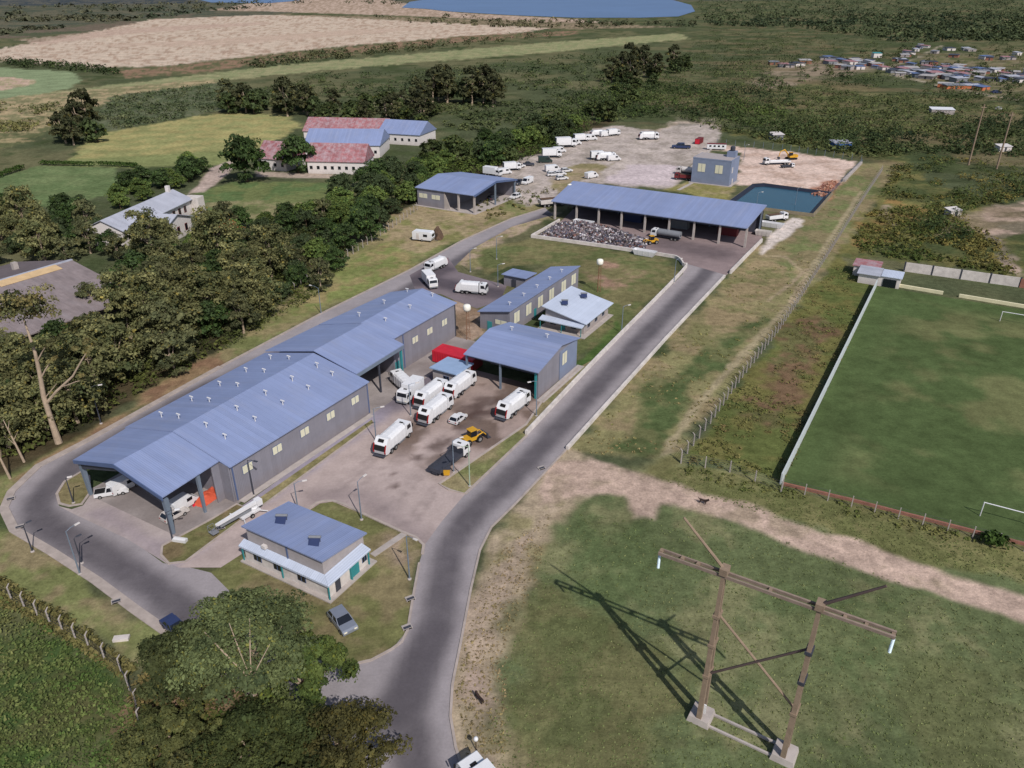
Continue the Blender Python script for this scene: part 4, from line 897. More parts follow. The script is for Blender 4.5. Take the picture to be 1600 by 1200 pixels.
# barrack buildings with rusty roofs
house('rusty_roofed_barrack', 'white-walled barrack with rust-stained roof, nearest of the barracks and right of the round tree', (482, 271), (570, 273), 15, 5.0, 6.4, RUST, WHITEW, None, 8)
house('rusty_roofed_barrack', 'short barrack with red rusty roof left of the round tree on the lawn', (404, 264), (448, 268), 14, 4.6, 6.4, RUST, WHITEW, None, 4)
house('zinc_roofed_barrack', 'barrack with clean blue zinc roof between two rusty roofed ones', (478, 246), (594, 247), 24, 5.5, 5.6, ROOFX, WHITEW, None, 9)
house('rusty_roofed_barrack', 'rearmost barrack, its long rusty roof turning to blue zinc on the right', (476, 221), (602, 224), 20, 5, 5.6, RUST, WHITEW, None, 9)
house('zinc_roofed_barrack', 'pale zinc roofed barrack with white gable at the far right of the barrack group', (592, 224), (656, 228), 20, 5, 5.4, ROOFX, WHITEW, None, 6)

# ---- club hut and walls by the pitch -----------------------------------------
ch, T = site('club_hut', 'low club hut with patched roof sheets at the corner of the football pitch', 'building', 214, -14)
MB().box((214.5, 220), (-17.5, -7.4), (0, 2.6)).build('wall', WHITEW, ch, T)
pslab(ch, T, [(214, -18, 2.75), (220.5, -18, 3.1), (220.5, -12.2, 3.1), (214, -12.2, 2.75)], .15, ROOFZ)
pslab(ch, T, [(214.2, -12.1, 2.9), (219.6, -12.1, 3.2), (219.6, -7, 3.2), (214.2, -7, 2.9)], .15, ROOFL)
pslab(ch, T, [(219.8, -20, 2.9), (226, -20, 3.2), (226, -13, 3.2), (219.8, -13, 2.95)], .15, RUST, 'annex_roof'); MB().box((220.1, 225.6), (-19.6, -13.4), (0, 2.75)).build('annex_wall', WHITEW, ch, T)
MB().box((214.3, 214.49), (-11.4, -8.2), (.1, 2.2)).build('doorway', GLASS, ch, T)
sweep_w = lambda label, seq, wid, h, m, name='boundary_wall': tag(sweep(name, seq, wid, h, m), label, 'wall')
sweep_w('long thin white-topped wall down the left side of the football pitch', [('s', 108.6, -13.6), ('s', 213.4, -12.7)], .25, 2.0, mat('pale_wall', (178, 184, 186), rough=.9, var=.12))
sweep_w('cream low wall at the far end of the pitch, the left length', [(1384, 445), (1473, 460)], .6, .8, mat('cream_wall', (206, 198, 166), rough=.9, var=.15))
sweep_w('cream low wall at the far end of the pitch, the right length', [(1498, 464), (1600, 481), (1680, 494)], .6, .8, MATS['cream_wall'])
sweep_w('low red brick wall along the near end of the pitch under the post fence', [(1224, 758), (1330, 783), (1480, 822), (1600, 852), (1700, 877)], .3, .5, mat('red_brick', (140, 96, 82), rough=.95, var=.25, vs=1))
pw = thing('panel_wall', 'tall whitish concrete panel wall behind the far end of the pitch', 'wall', G(1408, 424))
A, B = np.array(G(1412, 424)[:2]), np.array(G(1592, 449)[:2]); pw.location = (*A, 0); d = B-A; Lw = float(np.linalg.norm(d)); pw.rotation_euler.z = math.atan2(d[1], d[0])
for i in range(4):
    MB().box((i*Lw/4+.2, (i+1)*Lw/4-.2), (0, .2), (0, 2.6)).build('panel', CONCW, pw)
for i in range(5): MB().box((i*Lw/4-.19, i*Lw/4+.19), (-.05, .25), (0, 2.75)).build('pier', DSTEEL, pw)
tag(sweep('boundary_wall', [(1592, 449), (1640, 456), (1720, 468)], .3, 2.4, MATS['red_brick']), 'reddish wall end joining the whitish panel wall at the right edge', 'wall')

# ---- settlement at the upper right -------------------------------------------
shk = []
cols = [('pale tin', mat('dull_tin', (158, 154, 154), rough=.8, var=.25)), ('blue sheet', mat('dull_blue_sheet', (84, 102, 140), rough=.8, var=.25)), ('grey tin', GREYP), ('rust brown', RUST), ('dark', DSTEEL), ('zinc', ROOFZ)]
def shack(kind, wallm, L, Wd, h):
    t = thing('shack', None, 'shack')
    MB().box((-L/2, L/2), (-Wd/2, Wd/2), (0, h)).build('wall', wallm, t)
    MB().slab([(-L/2-.3, -Wd/2-.3, h+.25), (L/2+.3, -Wd/2-.3, h+.25), (L/2+.3, Wd/2+.3, h+.9), (-L/2-.3, Wd/2+.3, h+.9)], .15).build('roof', kind[1], t)
    MB().box((-.5, .5), (-Wd/2-.05, -Wd/2), (.05, 2.0)).build('door', DSTEEL, t)
    t['kindname'] = 0
    return t
spots = []
def row(n, x0, y0, x1, y1, sx, sy):
    for i in range(n):
        t = (i+.5)/n; spots.append((x0+(x1-x0)*t+random.uniform(-sx, sx), y0+(y1-y0)*t+random.uniform(-sy, sy)))
row(22, 1286, 99, 1380, 106, 5, 8); row(12, 1402, 96, 1442, 70, 6, 4); row(30, 1395, 110, 1510, 126, 6, 7); row(26, 1490, 116, 1610, 122, 6, 8); row(14, 1420, 100, 1500, 108, 12, 6)
row(10, 1455, 78, 1600, 95, 6, 8); row(8, 1468, 135, 1540, 138, 4, 3); row(5, 1205, 101, 1262, 103, 8, 4)
protos = {}
for i, (x, y) in enumerate(spots):
    ci = i*7 % 6 if i % 5 else 4
    nm, m = cols[ci]; wm = [BRICK, WHITEW, MATS['red_brick'], GREYP][i % 4]
    if 1470 < x < 1536 and y > 131: wm = mat('orange_brick', (176, 104, 72), rough=.95, var=.2)
    p = G(x, y); L = random.uniform(5, 9)
    key = (ci, wm.name)
    if key not in protos:
        t = shack(cols[ci], wm, L, random.uniform(4.5, 6.5), random.uniform(2.2, 2.9)); protos[key] = t
        del t['kindname']
    else: t = copy_tree(protos[key])
    t.location = p; t.rotation_euler.z = random.uniform(-.5, .5)+(.4 if i % 2 else -.35)
    s = random.uniform(1.1, 1.75); t.scale = (s, s, random.uniform(.9, 1.15))
    t['label'] = f'tiny shack with {nm} roof in the far settlement at the upper right'
    t['group'] = f'{nm} roofed shacks in the far settlement'
def lone(label, x, y, wm, rm, L, Wd, h, rz=0.):
    t = shack(('', rm), wm, L, Wd, h); del t['kindname']; t.location = G(x, y); t.rotation_euler.z = rz; t['label'] = label
lone('teal roofed hut standing above the far settlement', 1369, 90, WHITEW, TEAL, 9, 7, 4.5)
lone('lone brick hut with white roof edge in the scrub below the settlement', 1470, 178, BRICK, WHITE, 13, 7, 2.8, -.2)
lone('blue tarp-sided hut in the scrub beyond the sand yard', 1312, 232, BLUEP, ROOFZ, 8.5, 6, 2.8, .1)
lone('small pale purple hut in the bushes behind the sand yard, left', 1212, 218, GREYP, WHITE2, 6, 5, 2.6, .2)
lone('small white shed near the two far poles', 1566, 236, WHITEW, WHITE2, 6, 4, 2.2, .1)
lone('low white ruined hut in the scrub left of the dirt clearing', 1488, 336, WHITEW, WHITE2, 4.6, 3, 1.6, .3)
# ================================================================== VEHICLES  (x forward, origin on the ground under the middle)
def wheels(t, xs, y, r=.5, w=.32):
    for x in xs:
        for s in (-1, 1): MB().wheel((x, s*y, r), r, w).build('wheel', [BLACK, RIM], t)
def cab(t, x0, x1, hw, z0, z1, paint, nose=.25):
    """cab-over cabin from x0 (rear) to x1 (front)"""
    zm = z0+(z1-z0)*.48
    c = MB().prism([(x0, z0), (x1, z0), (x1, zm), (x1-nose, z1-.12), (x1-nose-.15, z1), (x0+.08, z1), (x0, z1-.1)], -hw, hw).build('cab', paint, t)
    k = .03; f = nose/(z1-.12-zm)
    zl, zh = zm+.08, z1-.25
    xl, xh = x1-(zl-zm)*f+k, x1-(zh-zm)*f+k
    MB().hexa([(xl-.05, -hw+.12, zl), (xl, -hw+.12, zl), (xl, hw-.12, zl), (xl-.05, hw-.12, zl)], [(xh-.05, -hw+.18, zh), (xh, -hw+.18, zh), (xh, hw-.18, zh), (xh-.05, hw-.18, zh)]).build('windscreen', GLASS, c)
    for s in (-1, 1):
        MB().hexa([(x0+.35, s*hw, zl), (x1-.35, s*hw, zl), (x1-.35, s*(hw+.02), zl), (x0+.35, s*(hw+.02), zl)], [(x0+.35, s*hw, zh), (x1-nose-.4, s*hw, zh), (x1-nose-.4, s*(hw+.02), zh), (x0+.35, s*(hw+.02), zh)]).build('side_window', GLASS, c)
        MB().box((x1, x1+.04), (s*(hw-.35)-.18, s*(hw-.35)+.18), (z0+.12, z0+.36)).build('headlight', LAMPG, c)
        MB().box((x1-.15, x1-.02), (s*(hw+.18)-.07, s*(hw+.18)+.07), (zl-.05, zl+.6)).build('mirror', BLACK, c)
    MB().box((x1-.02, x1+.10), (-hw, hw), (z0-.22, z0+.08)).build('bumper', GREYP, c)
    MB().box((x0+.3, x0+.6), (-.35, .35), (z1+.002, z1+.1)).build('roof_hatch', BLACK, c)
    return c
def refuse_truck(label, paint=WHITE, group='white refuse trucks', stripes=True, body=None):
    t = thing('refuse_truck', label, 'truck', group=group)
    MB().box((-4.1, 4.0), (-.5, .5), (.55, .95)).build('chassis', DSTEEL, t)
    cab(t, 2.45, 4.35, 1.2, .75, 3.0, paint)
    b = MB()
    prof = [(-1.25, .95), (1.25, .95), (1.25, 2.75), (1.0, 3.15), (.55, 3.3), (-.55, 3.3), (-1.0, 3.15), (-1.25, 2.75)]
    b.prismx(prof, -2.5, 2.2)
    for x in (-1.9, -.7, .5, 1.7): b.prismx([(y*1.025, z*1.008) for y, z in prof], x, x+.12)
    bo = b.build('body', body or paint, t)
    tg = MB().prism([(-2.52, .9), (-2.52, 3.25), (-3.1, 3.3), (-4.0, 2.35), (-4.35, 1.35), (-4.2, .75), (-3.4, .55)], -1.22, 1.22).build('tailgate', body or paint, t)
    MB().hexa([(-4.42, -1.0, 1.45), (-4.3, -1.0, 1.45), (-4.3, 1.0, 1.45), (-4.42, 1.0, 1.45)], [(-4.12, -1.0, 2.28), (-3.98, -1.0, 2.28), (-3.98, 1.0, 2.28), (-4.12, 1.0, 2.28)]).build('hopper_mouth', BLACK, tg)
    MB().slab([(-3.75, -.55, 2.76), (-3.35, -.55, 3.14), (-3.35, .55, 3.14), (-3.75, .55, 2.76)], .04).build('vent_opening', BLACK, tg).location.z = .03
    for s in (-1, 1):
        MB().box((-4.36, -4.2), (s*1.1-.12, s*1.1+.12), (1.0, 1.3)).build('tail_light', REDLT, tg)
        if stripes: MB().hexa([(-4.44, s*1.13-.09, 1.3), (-4.3, s*1.13-.09, 1.3), (-4.3, s*1.13+.09, 1.3), (-4.44, s*1.13+.09, 1.3)], [(-4.05, s*1.13-.09, 2.5), (-3.9, s*1.13-.09, 2.5), (-3.9, s*1.13+.09, 2.5), (-4.05, s*1.13+.09, 2.5)]).build('marker_stripe', REDLT, tg)
    MB().box((-4.7, -4.2), (-1.1, 1.1), (.5, .58)).build('footboard', DSTEEL, tg)
    MB().tube([(2.3, -.9, 1.0), (2.3, -.9, 3.4)], .09, 8).build('exhaust_stack', GREYP, t)
    for s in (-1, 1): MB().box((.2, 2.1), (s*.95-.2, s*.95+.2), (.5, .92)).build('tool_box', GREYP, t)
    for s in (-1, 1): MB().prism([(-2.95, .95), (-2.85, 1.12), (-.45, 1.12), (-.35, .95)], s*1.08-.2, s*1.08+.2).build('mudguard', DSTEEL, t)
    wheels(t, (3.3, -1.0, -2.3), 1.06)
    return t
def box_truck(label, paint=WHITE, L=7.5, boxm=WHITE, kind='box', group=None):
    t = thing({'box': 'box_truck', 'flat': 'flatbed_truck', 'tank': 'tanker_truck', 'dump': 'tipper_truck'}[kind], label, 'truck', group=group)
    h = L/2
    MB().box((-h+.1, h-.3), (-.5, .5), (.55, .9)).build('chassis', DSTEEL, t)
    cab(t, h-1.9, h, 1.15, .75, 2.75, paint)
    if kind == 'box':
        b = MB().box((-h, h-2.05), (-1.22, 1.22), (.95, 3.35)).build('cargo_box', boxm, t)
        MB().box((-h-.03, -h), (-1.1, 1.1), (1.05, 3.2)).build('rear_door', GREYP, b)
        rf = MB()
        for i in range(6): x = -h+.2+i*(L-2.4)/6; rf.box((x, x+.06), (-1.2, 1.2), (3.352, 3.38))
        rf.build('roof_rib', boxm, b)
    elif kind == 'flat':
        b = MB().box((-h, h-2.05), (-1.2, 1.2), (.95, 1.15)).build('flat_bed', boxm, t)
        for y in (-1.2, 1.12): MB().box((-h, h-2.05), (y, y+.08), (1.15, 1.6)).build('side_board', boxm, b)
        MB().box((h-2.13, h-2.05), (-1.2, 1.2), (1.15, 2.3)).build('head_board', boxm, b)
        MB().box((-h, -h+.08), (-1.1, 1.1), (1.15, 1.6)).build('tail_board', boxm, b)
    elif kind == 'tank':
        b = MB(); rr = [(0, 1.0), (.02, 1.0)]
        b.prismx([(1.15*math.cos(a*math.pi/8), 1.95+1.0*math.sin(a*math.pi/8)) for a in range(16)], -h, h-2.2)
        bo = b.build('tank', boxm, t)
        MB().lathe((-.5, 0, 2.9), [(.35, 0), (.35, .2)], 12).build('hatch', GREYP, bo)
        MB().box((-h-.04, -h), (-.3, .3), (1.4, 2.0)).build('valve_panel', DSTEEL, bo)
    else:
        b = MB().prism([(-h, 1.0), (h-2.1, 1.0), (h-2.1, 2.3), (-h-.15, 2.1)], -1.2, 1.2).build('tipper_body', boxm, t)
        MB().box((-h+.15, h-2.25), (-1.05, 1.05), (2.31, 2.34)).build('load', EARTH, b)
    wheels(t, (h-1.0, -h+1.2, -h+2.4) if L > 7 else (h-1.0, -h+1.3), 1.02, .48)
    return t
def car(label, paint=WHITE, kind='hatch', L=4.1, group=None, w=.86):
    nm = {'hatch': 'parked_car', 'van': 'van', 'pickup': 'pickup_truck', 'sedan': 'parked_car'}[kind]
    t = thing(nm, label, {'hatch': 'car', 'van': 'van', 'pickup': 'pickup', 'sedan': 'car'}[kind], group=group)
    h = L/2
    if kind == 'van':
        body = [(-h, .3), (h, .3), (h, .85), (h-.55, 1.15), (h-1.3, 1.95), (h-1.6, 2.05), (-h+.1, 2.05), (-h, 1.9)]
        gl = None
    else:
        body = [(-h, .35), (h, .35), (h, .7), (h-.25, .85), (h-1.1, .95), (-h+.05, .95), (-h, .8)]
    b = MB().prism(body, -w, w).build('body', paint, t)
    def green(x0, x1, x2, x3, z0, z1, roof):
        g = MB().hexa([(x0, -w+.04, z0), (x3, -w+.04, z0), (x3, w-.04, z0), (x0, w-.04, z0)], [(x1, -w+.18, z1), (x2, -w+.18, z1), (x2, w-.18, z1), (x1, w-.18, z1)]).build('cabin_glass', GLASS, b)
        MB().box((x1-.05, x2+.05), (-w+.15, w-.15), (z1-.02, z1+.04)).build('roof', roof, b)
        for s in (-1, 1):
            for xa, xb in ((x0, x1), (x3, x2), ((x0+x3)/2, (x1+x2)/2)):
                MB().tube([(xa, s*(w-.03), z0), (xb, s*(w-.17), z1)], .045, 6).build('pillar', roof, b)
    if kind == 'hatch': green(-h+.08, -h+.5, h-1.9, h-1.15, .95, 1.45, paint)
    elif kind == 'sedan': green(-h+.75, -h+1.3, h-1.95, h-1.25, .95, 1.42, paint)
    elif kind == 'pickup':
        green(-h+1.75, -h+1.95, h-1.9, h-1.25, .95, 1.62, paint)
        MB().box((-h+.1, -h+1.6), (-w+.12, w-.12), (.952, .97)).build('load_bed', BLACK, b)
    else:
        MB().hexa([(h-.62, -w+.08, 1.18), (h-.52, -w+.08, 1.18), (h-.52, w-.08, 1.18), (h-.62, w-.08, 1.18)], [(h-1.3, -w+.14, 1.9), (h-1.22, -w+.14, 1.93), (h-1.22, w-.14, 1.93), (h-1.3, w-.14, 1.9)]).build('windscreen', GLASS, b)
        for s in (-1, 1): MB().box((h-2.2, h-1.25), (s*w-.02, s*w+.02), (1.2, 1.75)).build('side_window', GLASS, b)
    for s in (-1, 1):
        MB().box((h-.02, h+.03), (s*(w-.3)-.18, s*(w-.3)+.18), (.6, .78)).build('headlight', LAMPG, b)
        MB().box((-h-.03, -h+.02), (s*(w-.2)-.12, s*(w-.2)+.12), (.62, .82)).build('tail_light', REDLT, b)
    wheels(t, (h-.85, -h+.8), w-.06, .31, .2)
    return t
def put(t, x, y, deg, s=1.0):
    t.location = G(x, y); t.rotation_euler.z = math.radians(deg); t.scale = (s, s, s); return t
def again(src, label, x, y, deg, s=1.0, group=None):
    c = copy_tree(src); c['label'] = label
    if group: c['group'] = group
    return put(c, x, y, deg, s)

rt = put(refuse_truck('white refuse truck standing alone at the lower left edge of the service yard'), 615, 696, 66)
again(rt, 'white refuse truck in the middle of the yard row beside the little hatchback', 681, 650, 62)
again(rt, 'white refuse truck between the kiosk and the middle truck, tail towards the drone', 674, 626, 62)
again(rt, 'white refuse truck parked tight along the right side of the kiosk', 719, 612, 62)
again(rt, 'white refuse truck at the kerb below the open-front shed', 802, 643, 58)
again(rt, 'white refuse truck with rear hopper beside the hall passage, farthest left of the yard row', 631, 608, 122, .92)
put(box_truck('white box truck facing the drone, nose out between the yard trucks', L=6.4), 642, 622, 246)
put(car('little white hatchback parked beside the middle refuse truck', kind='hatch', L=3.7), 716, 658, 60)
again(rt, 'white refuse truck on the loop road, first of the two at the crossing', 682, 420, 236, .9)
put(box_truck('white box truck with dark roof hatches turning at the crossing behind the hall', L=7), 672, 446, 292)
again(rt, 'white refuse truck side-on between the hall and the narrow workshop', 737, 458, -12, .95)
# flatbed tractor truck and yellow loader at the island
fb = put(box_truck('dark flatbed truck with white cab parked at the tip of the median island', WHITE, 8.5, DSTEEL, 'flat'), 703, 726, 58)
def loader(label):
    t = thing('wheel_loader', label, 'loader')
    MB().prism([(-1.9, .7), (1.1, .7), (1.1, 1.2), (-.2, 1.35), (-1.9, 1.5)], -.75, .75).build('body', YEL, t)
    c = MB().box((-.5, .75), (-.6, .6), (1.35, 2.5)).build('cab', GLASS, t); MB().box((-.6, .85), (-.7, .7), (2.5, 2.62)).build('cab_roof', YEL, c)
    for s in (-1, 1): MB().tube([(.6, s*.55, 1.2), (2.1, s*.55, 1.5), (2.9, s*.55, .6)], .11, 6).build('lift_arm', YEL, t)
    MB().prism([(2.7, .15), (3.5, .1), (3.5, .2), (2.95, .5), (2.9, 1.1), (2.7, 1.0)], -1.05, 1.05).build('bucket', DSTEEL, t)
    wheels(t, (1.1, -1.2), .85, .62, .42)
    return t
ld = put(loader('yellow wheel loader parked by the island kerb behind the dark flatbed'), 737, 691, 40)
t = thing('yellow_bin', 'small yellow bin on the tip of the median island', 'bin', G(698, 742)); MB().hexa([(-.5,-.4,.15),(.5,-.4,.15),(.5,.4,.15),(-.5,.4,.15)], [(-.6,-.5,1.3),(.6,-.5,1.3),(.6,.5,1.3),(-.6,.5,1.3)]).build('tub', YEL, t); MB().box((-.62,.62),(-.52,.52),(1.3,1.38)).build('lid', DSTEEL, t)
# gate truck
gt = put(box_truck('large white box truck entering at the bottom edge of the picture', L=9.5, boxm=WHITE), 772, 1262, 128)
put(car('silver hatchback on the gatehouse lawn, its tail under the big tree', SILVER, 'hatch', 4.0, w=.92), 536, 976, -52, 1.1)
put(car('dark car under the branches of the big tree at the loop road', NAVY, 'sedan', 4.4), 275, 985, -40)
# boom lift on trailer beside the hall
bl = thing('boom_lift', 'white trailer-mounted boom lift parked by the end island of the long hall', 'boom lift')
MB().box((-1.6, 1.6), (-.7, .7), (.45, .75)).build('trailer_frame', WHITE, bl)
MB().lathe((.9, 0, .75), [(.6, 0), (.6, .35), (.45, .5)], 12).build('turntable', WHITE, bl)
bo = MB().hexa([(-5.4, -.2, 1.3), (1.3, -.28, 1.5), (1.3, .28, 1.5), (-5.4, .2, 1.3)], [(-5.4, -.2, 1.65), (1.3, -.28, 2.0), (1.3, .28, 2.0), (-5.4, .2, 1.65)]).build('boom', WHITE, bl)
MB().hexa([(-4.8, -.16, .8), (.8, -.22, .85), (.8, .22, .85), (-4.8, .16, .8)], [(-4.8, -.16, 1.1), (.8, -.22, 1.2), (.8, .22, 1.2), (-4.8, .16, 1.1)]).build('lower_boom', GREYP, bl)
bk = MB(); bk.box((-6.4, -5.4), (-.6, .6), (.6, .7))
for x in (-6.4, -5.45):
    for y in (-.6, .55): bk.box((x, x+.05), (y, y+.05), (.7, 1.7))
bk.box((-6.4, -5.4), (-.6, -.55), (1.65, 1.7)); bk.box((-6.4, -5.4), (.55, .6), (1.65, 1.7)); bk.box((-6.4, -6.35), (-.55, .55), (1.65, 1.7)); bk.build('basket', GREYP, bl)
MB().box((1.3, 2.2), (-.5, .5), (1.1, 2.1)).build('counterweight', WHITE, bl)
for sx in (-1.3, 1.3):
    for s in (-1, 1): MB().tube([(sx, s*.6, .6), (sx*1.5, s*1.9, .65), (sx*1.5, s*1.9, .02)], .09, 6).build('outrigger', WHITE, bl)
wheels(bl, (0,), .85, .36, .22); put(bl, 390, 806, 52)
# under the hall canopy
put(car('white pickup under the far side of the hall canopy', WHITE, 'pickup', 4.9), 176, 772, 20)
put(car('white van beside the pickup under the hall canopy', WHITE, 'van', 4.6), 196, 764, 55)
put(car('white car half shaded behind the near canopy post of the hall', WHITE2, 'hatch', 3.9), 274, 808, 55)
put(car('white van deep in the shade of the hall canopy', WHITE, 'van', 4.4), 289, 792, 60)
# tarps
def heap(name, label, cat, seq, h, m, seed, nl=260, jag=.6):
    P = pts(seq); r = np.random.default_rng(seed); mn, mx = P.min(0), P.max(0)
    n = 26; xs = np.linspace(mn[0], mx[0], n); ys = np.linspace(mn[1], mx[1], n)
    X, Y = np.meshgrid(xs, ys, indexing='ij'); Q = np.stack([X.ravel(), Y.ravel()], 1)
    d = pdist(Q, P); z = np.where(d > 0, h*sstep(d/1.2)*(1-jag/2+jag*fbm(Q[:, 0]*1.1, Q[:, 1]*1.1, seed, 3)), -.3)
    c = Q.mean(0); idx = np.arange(n*n).reshape(n, n); mb = MB()
    keep = [tuple(int(v) for v in (idx[i, j], idx[i+1, j], idx[i+1, j+1], idx[i, j+1])) for i in range(n-1) for j in range(n-1) if max(d[idx[i, j]], d[idx[i+1, j]], d[idx[i+1, j+1]], d[idx[i, j+1]]) > 0]
    mb.add([(q[0]-c[0], q[1]-c[1], zz) for q, zz in zip(Q, z)], keep)
    o = mb.build(name, m, None, smooth=False); o.location = (c[0], c[1], .03)
    return tag(o, label, cat)
heap('tarp_pile', 'orange-red tarps heaped on the floor under the hall canopy', 'tarp pile', [(298, 790), (310, 776), (334, 760), (345, 765), (345, 776), (318, 795)], 1.1, ORANGE, 3)
heap('tarp_pile', 'smaller red tarp bundle beside the canopy middle post', 'tarp pile', [(296, 786), (306, 780), (311, 788), (302, 794)], 1.0, REDP, 5)
heap('scrap_heap', 'brown heap of scrap beside the white caravan', 'heap', [(674, 366), (680, 358), (690, 360), (694, 370), (690, 376), (680, 376)], 1.6, EARTH, 8)
# caravan
cv = thing('caravan', 'white caravan parked on the grass beside the vehicle shed', 'caravan')
MB().prism([(-2.8, .5), (2.6, .5), (2.9, 1.2), (2.7, 2.5), (2.4, 2.75), (-2.5, 2.75), (-2.8, 2.5)], -1.15, 1.15).build('body', WHITE, cv)
for s in (-1, 1):
    MB().box((.4, 1.6), (s*1.16-.02, s*1.16+.02), (1.4, 2.1)).build('window', GLASS, cv)
MB().box((-1.6, -.8), (-1.19, -1.15), (.6, 2.3)).build('door', WHITE2, cv)
MB().box((2.86, 2.9), (-.8, .8), (1.5, 2.2)).build('front_window', GLASS, cv)
MB().tube([(2.8, 0, .5), (4.2, 0, .45)], .08, 6).build('drawbar', DSTEEL, cv); wheels(cv, (0,), 1.05, .36, .22); put(cv, 662, 376, -18, 1.15)

YS = len(list(COL.objects))
# upper yard vehicles
FG = 'vehicles parked in the upper yard'
bt = put(box_truck('white box truck at the left end of the far row by the hedge', L=7.2), 862, 246, 8)
vn = put(car('white van behind the box truck in the far row by the hedge', WHITE, 'van', 5.0), 874, 238, 10)
again(bt, 'white box truck third in the far row by the hedge', 884, 230, 12, 1.15)
again(vn, 'white van with dark windows fourth in the far row by the hedge', 897, 226, 10, 1.15)
again(bt, 'white box truck fifth in the far row by the hedge', 908, 221, 20, .9)
again(vn, 'white van sixth in the far row by the hedge, nosing right', 922, 219, 10, 1.15)
again(rt, 'white refuse truck second last in the far row by the hedge', 934, 213, 20, .8)
again(vn, 'white van near the end of the far row by the hedge', 946, 213, 30, 1.15)
again(bt, 'white box truck at the right end of the far row by the hedge', 958, 212, 30, .85)
again(rt, 'white refuse truck alone at the back of the upper yard', 1013, 218, 5, .95)
again(bt, 'left one of three white trucks side by side mid upper yard', 936, 249, 10, .9)
again(rt, 'middle one of three white trucks side by side mid upper yard', 946, 250, 14, .85)
again(vn, 'white van, right one of the three vehicles mid upper yard', 959, 251, 14)
put(car('navy pickup at the right side of the upper yard near the red container', NAVY, 'pickup', 5.6), 1064, 232, 170, 1.3)
again(vn, 'white van just behind the left end of the recycling shed roof', 924, 278, 40)
again(vn, 'grey-white van at the rear of the car cluster by the dry grass', 864, 268, 14, 1.1)
cr = put(car('white hatchback in front of the grey-white van in the car cluster', WHITE, 'hatch'), 864, 275, 12)
again(cr, 'white hatchback in the middle of the car cluster', 875, 274, 16)
again(cr, 'white hatchback at the right end of the car cluster', 885, 269, 24)
again(cr, 'silver-white hatchback at the front of the car cluster', 878, 281, 20)
put(car('dark green van below the far row by the hedge', mat('dark_green_paint', (40, 54, 50), rough=.5, var=.2), 'van', 5.0), 852, 254, 5)
again(bt, 'white box truck behind the vehicle shed by the hedge', 770, 275, 330, .9)
put(car('blue saloon behind the vehicle shed roof', BLUEP, 'sedan'), 776, 284, 350)
again(vn, 'white van second in the row behind the vehicle shed', 788, 272, 20)
again(bt, 'white box truck third in the row behind the vehicle shed', 800, 266, 16, .85)
again(cr, 'white hatchback beside the dark saloon in the row behind the vehicle shed', 812, 262, 40)
put(car('dark saloon at the hedge end of the row behind the vehicle shed', DSTEEL, 'sedan'), 826, 259, 0)
again(vn, 'white van facing the drone in the lane beside the vehicle shed', 824, 287, 240)
put(car('dark grey pickup next to the white van in the lane beside the vehicle shed', DSTEEL, 'pickup', 4.9), 812, 288, 240)
again(cr, 'white hatchback parked outside the open end of the vehicle shed', 805, 310, 235)
put(car('dark car in the shade inside the vehicle shed', DSTEEL, 'hatch'), 770, 312, 60)
mx = put(box_truck('white skip lorry at the left end of the recycling shed', WHITE2, 7.5, WHITE2, 'dump'), 862, 322, 20)
for _o in [o for o in list(COL.objects)[YS:] if o.parent is None]: _o.scale = tuple(v*1.25 for v in _o.scale)
# by the recycling shed
put(box_truck('tanker truck with grey tank and white cab before the recycling shed', WHITE, 9.5, GREYP, 'tank'), 1040, 373, 148)
def skip(label, x, y, deg, m, L=5.2):
    t = thing('waste_skip', label, 'skip'); h = L/2
    MB().add([(-h*.8,-1,.1),(h*.8,-1,.1),(h*.8,1,.1),(-h*.8,1,.1),(-h,-1.15,1.6),(h,-1.15,1.6),(h,1.15,1.6),(-h,1.15,1.6),(-h*.95,-1.05,1.6),(h*.95,-1.05,1.6),(h*.95,1.05,1.6),(-h*.95,1.05,1.6),(-h*.78,-.9,.6),(h*.78,-.9,.6),(h*.78,.9,.6),(-h*.78,.9,.6)],
             [(0,3,2,1),(0,1,5,4),(1,2,6,5),(2,3,7,6),(3,0,4,7),(4,5,9,8),(5,6,10,9),(6,7,11,10),(7,4,8,11),(8,9,13,12),(9,10,14,13),(10,11,15,14),(11,8,12,15),(12,13,14,15)]).build('tub', m, t)
    rb = MB()
    for x_ in (-h*.5, 0, h*.5): rb.hexa([(x_-.06,-1.06,.15),(x_+.06,-1.06,.15),(x_+.06,-.98,.15),(x_-.06,-.98,.15)], [(x_-.06,-1.2,1.55),(x_+.06,-1.2,1.55),(x_+.06,-1.1,1.55),(x_-.06,-1.1,1.55)])
    rb.build('rib', m, t)
    return put(t, x, y, deg)
skip('white skip behind the rubbish heap at the left posts of the recycling shed', 912, 352, -32, WHITE, 7)
skip('white skip at the front wall on the right end of the rubbish heap', 1007, 399, -32, WHITE, 7)
skip('white skip lying outside the right end of the recycling shed, lower one', 1206, 355, -32, WHITE, 7.5)
skip('white skip outside the right end of the recycling shed, near the posts', 1192, 368, -30, WHITE2, 5)
put(box_truck('white tipper truck beside the basin at the right end of the recycling shed', WHITE, 7.5, WHITE, 'dump'), 1213, 345, 20)
c = copy_tree(ld); c['label'] = 'yellow wheel loader working on the right side of the rubbish heap'; put(c, 1018, 381, 200)
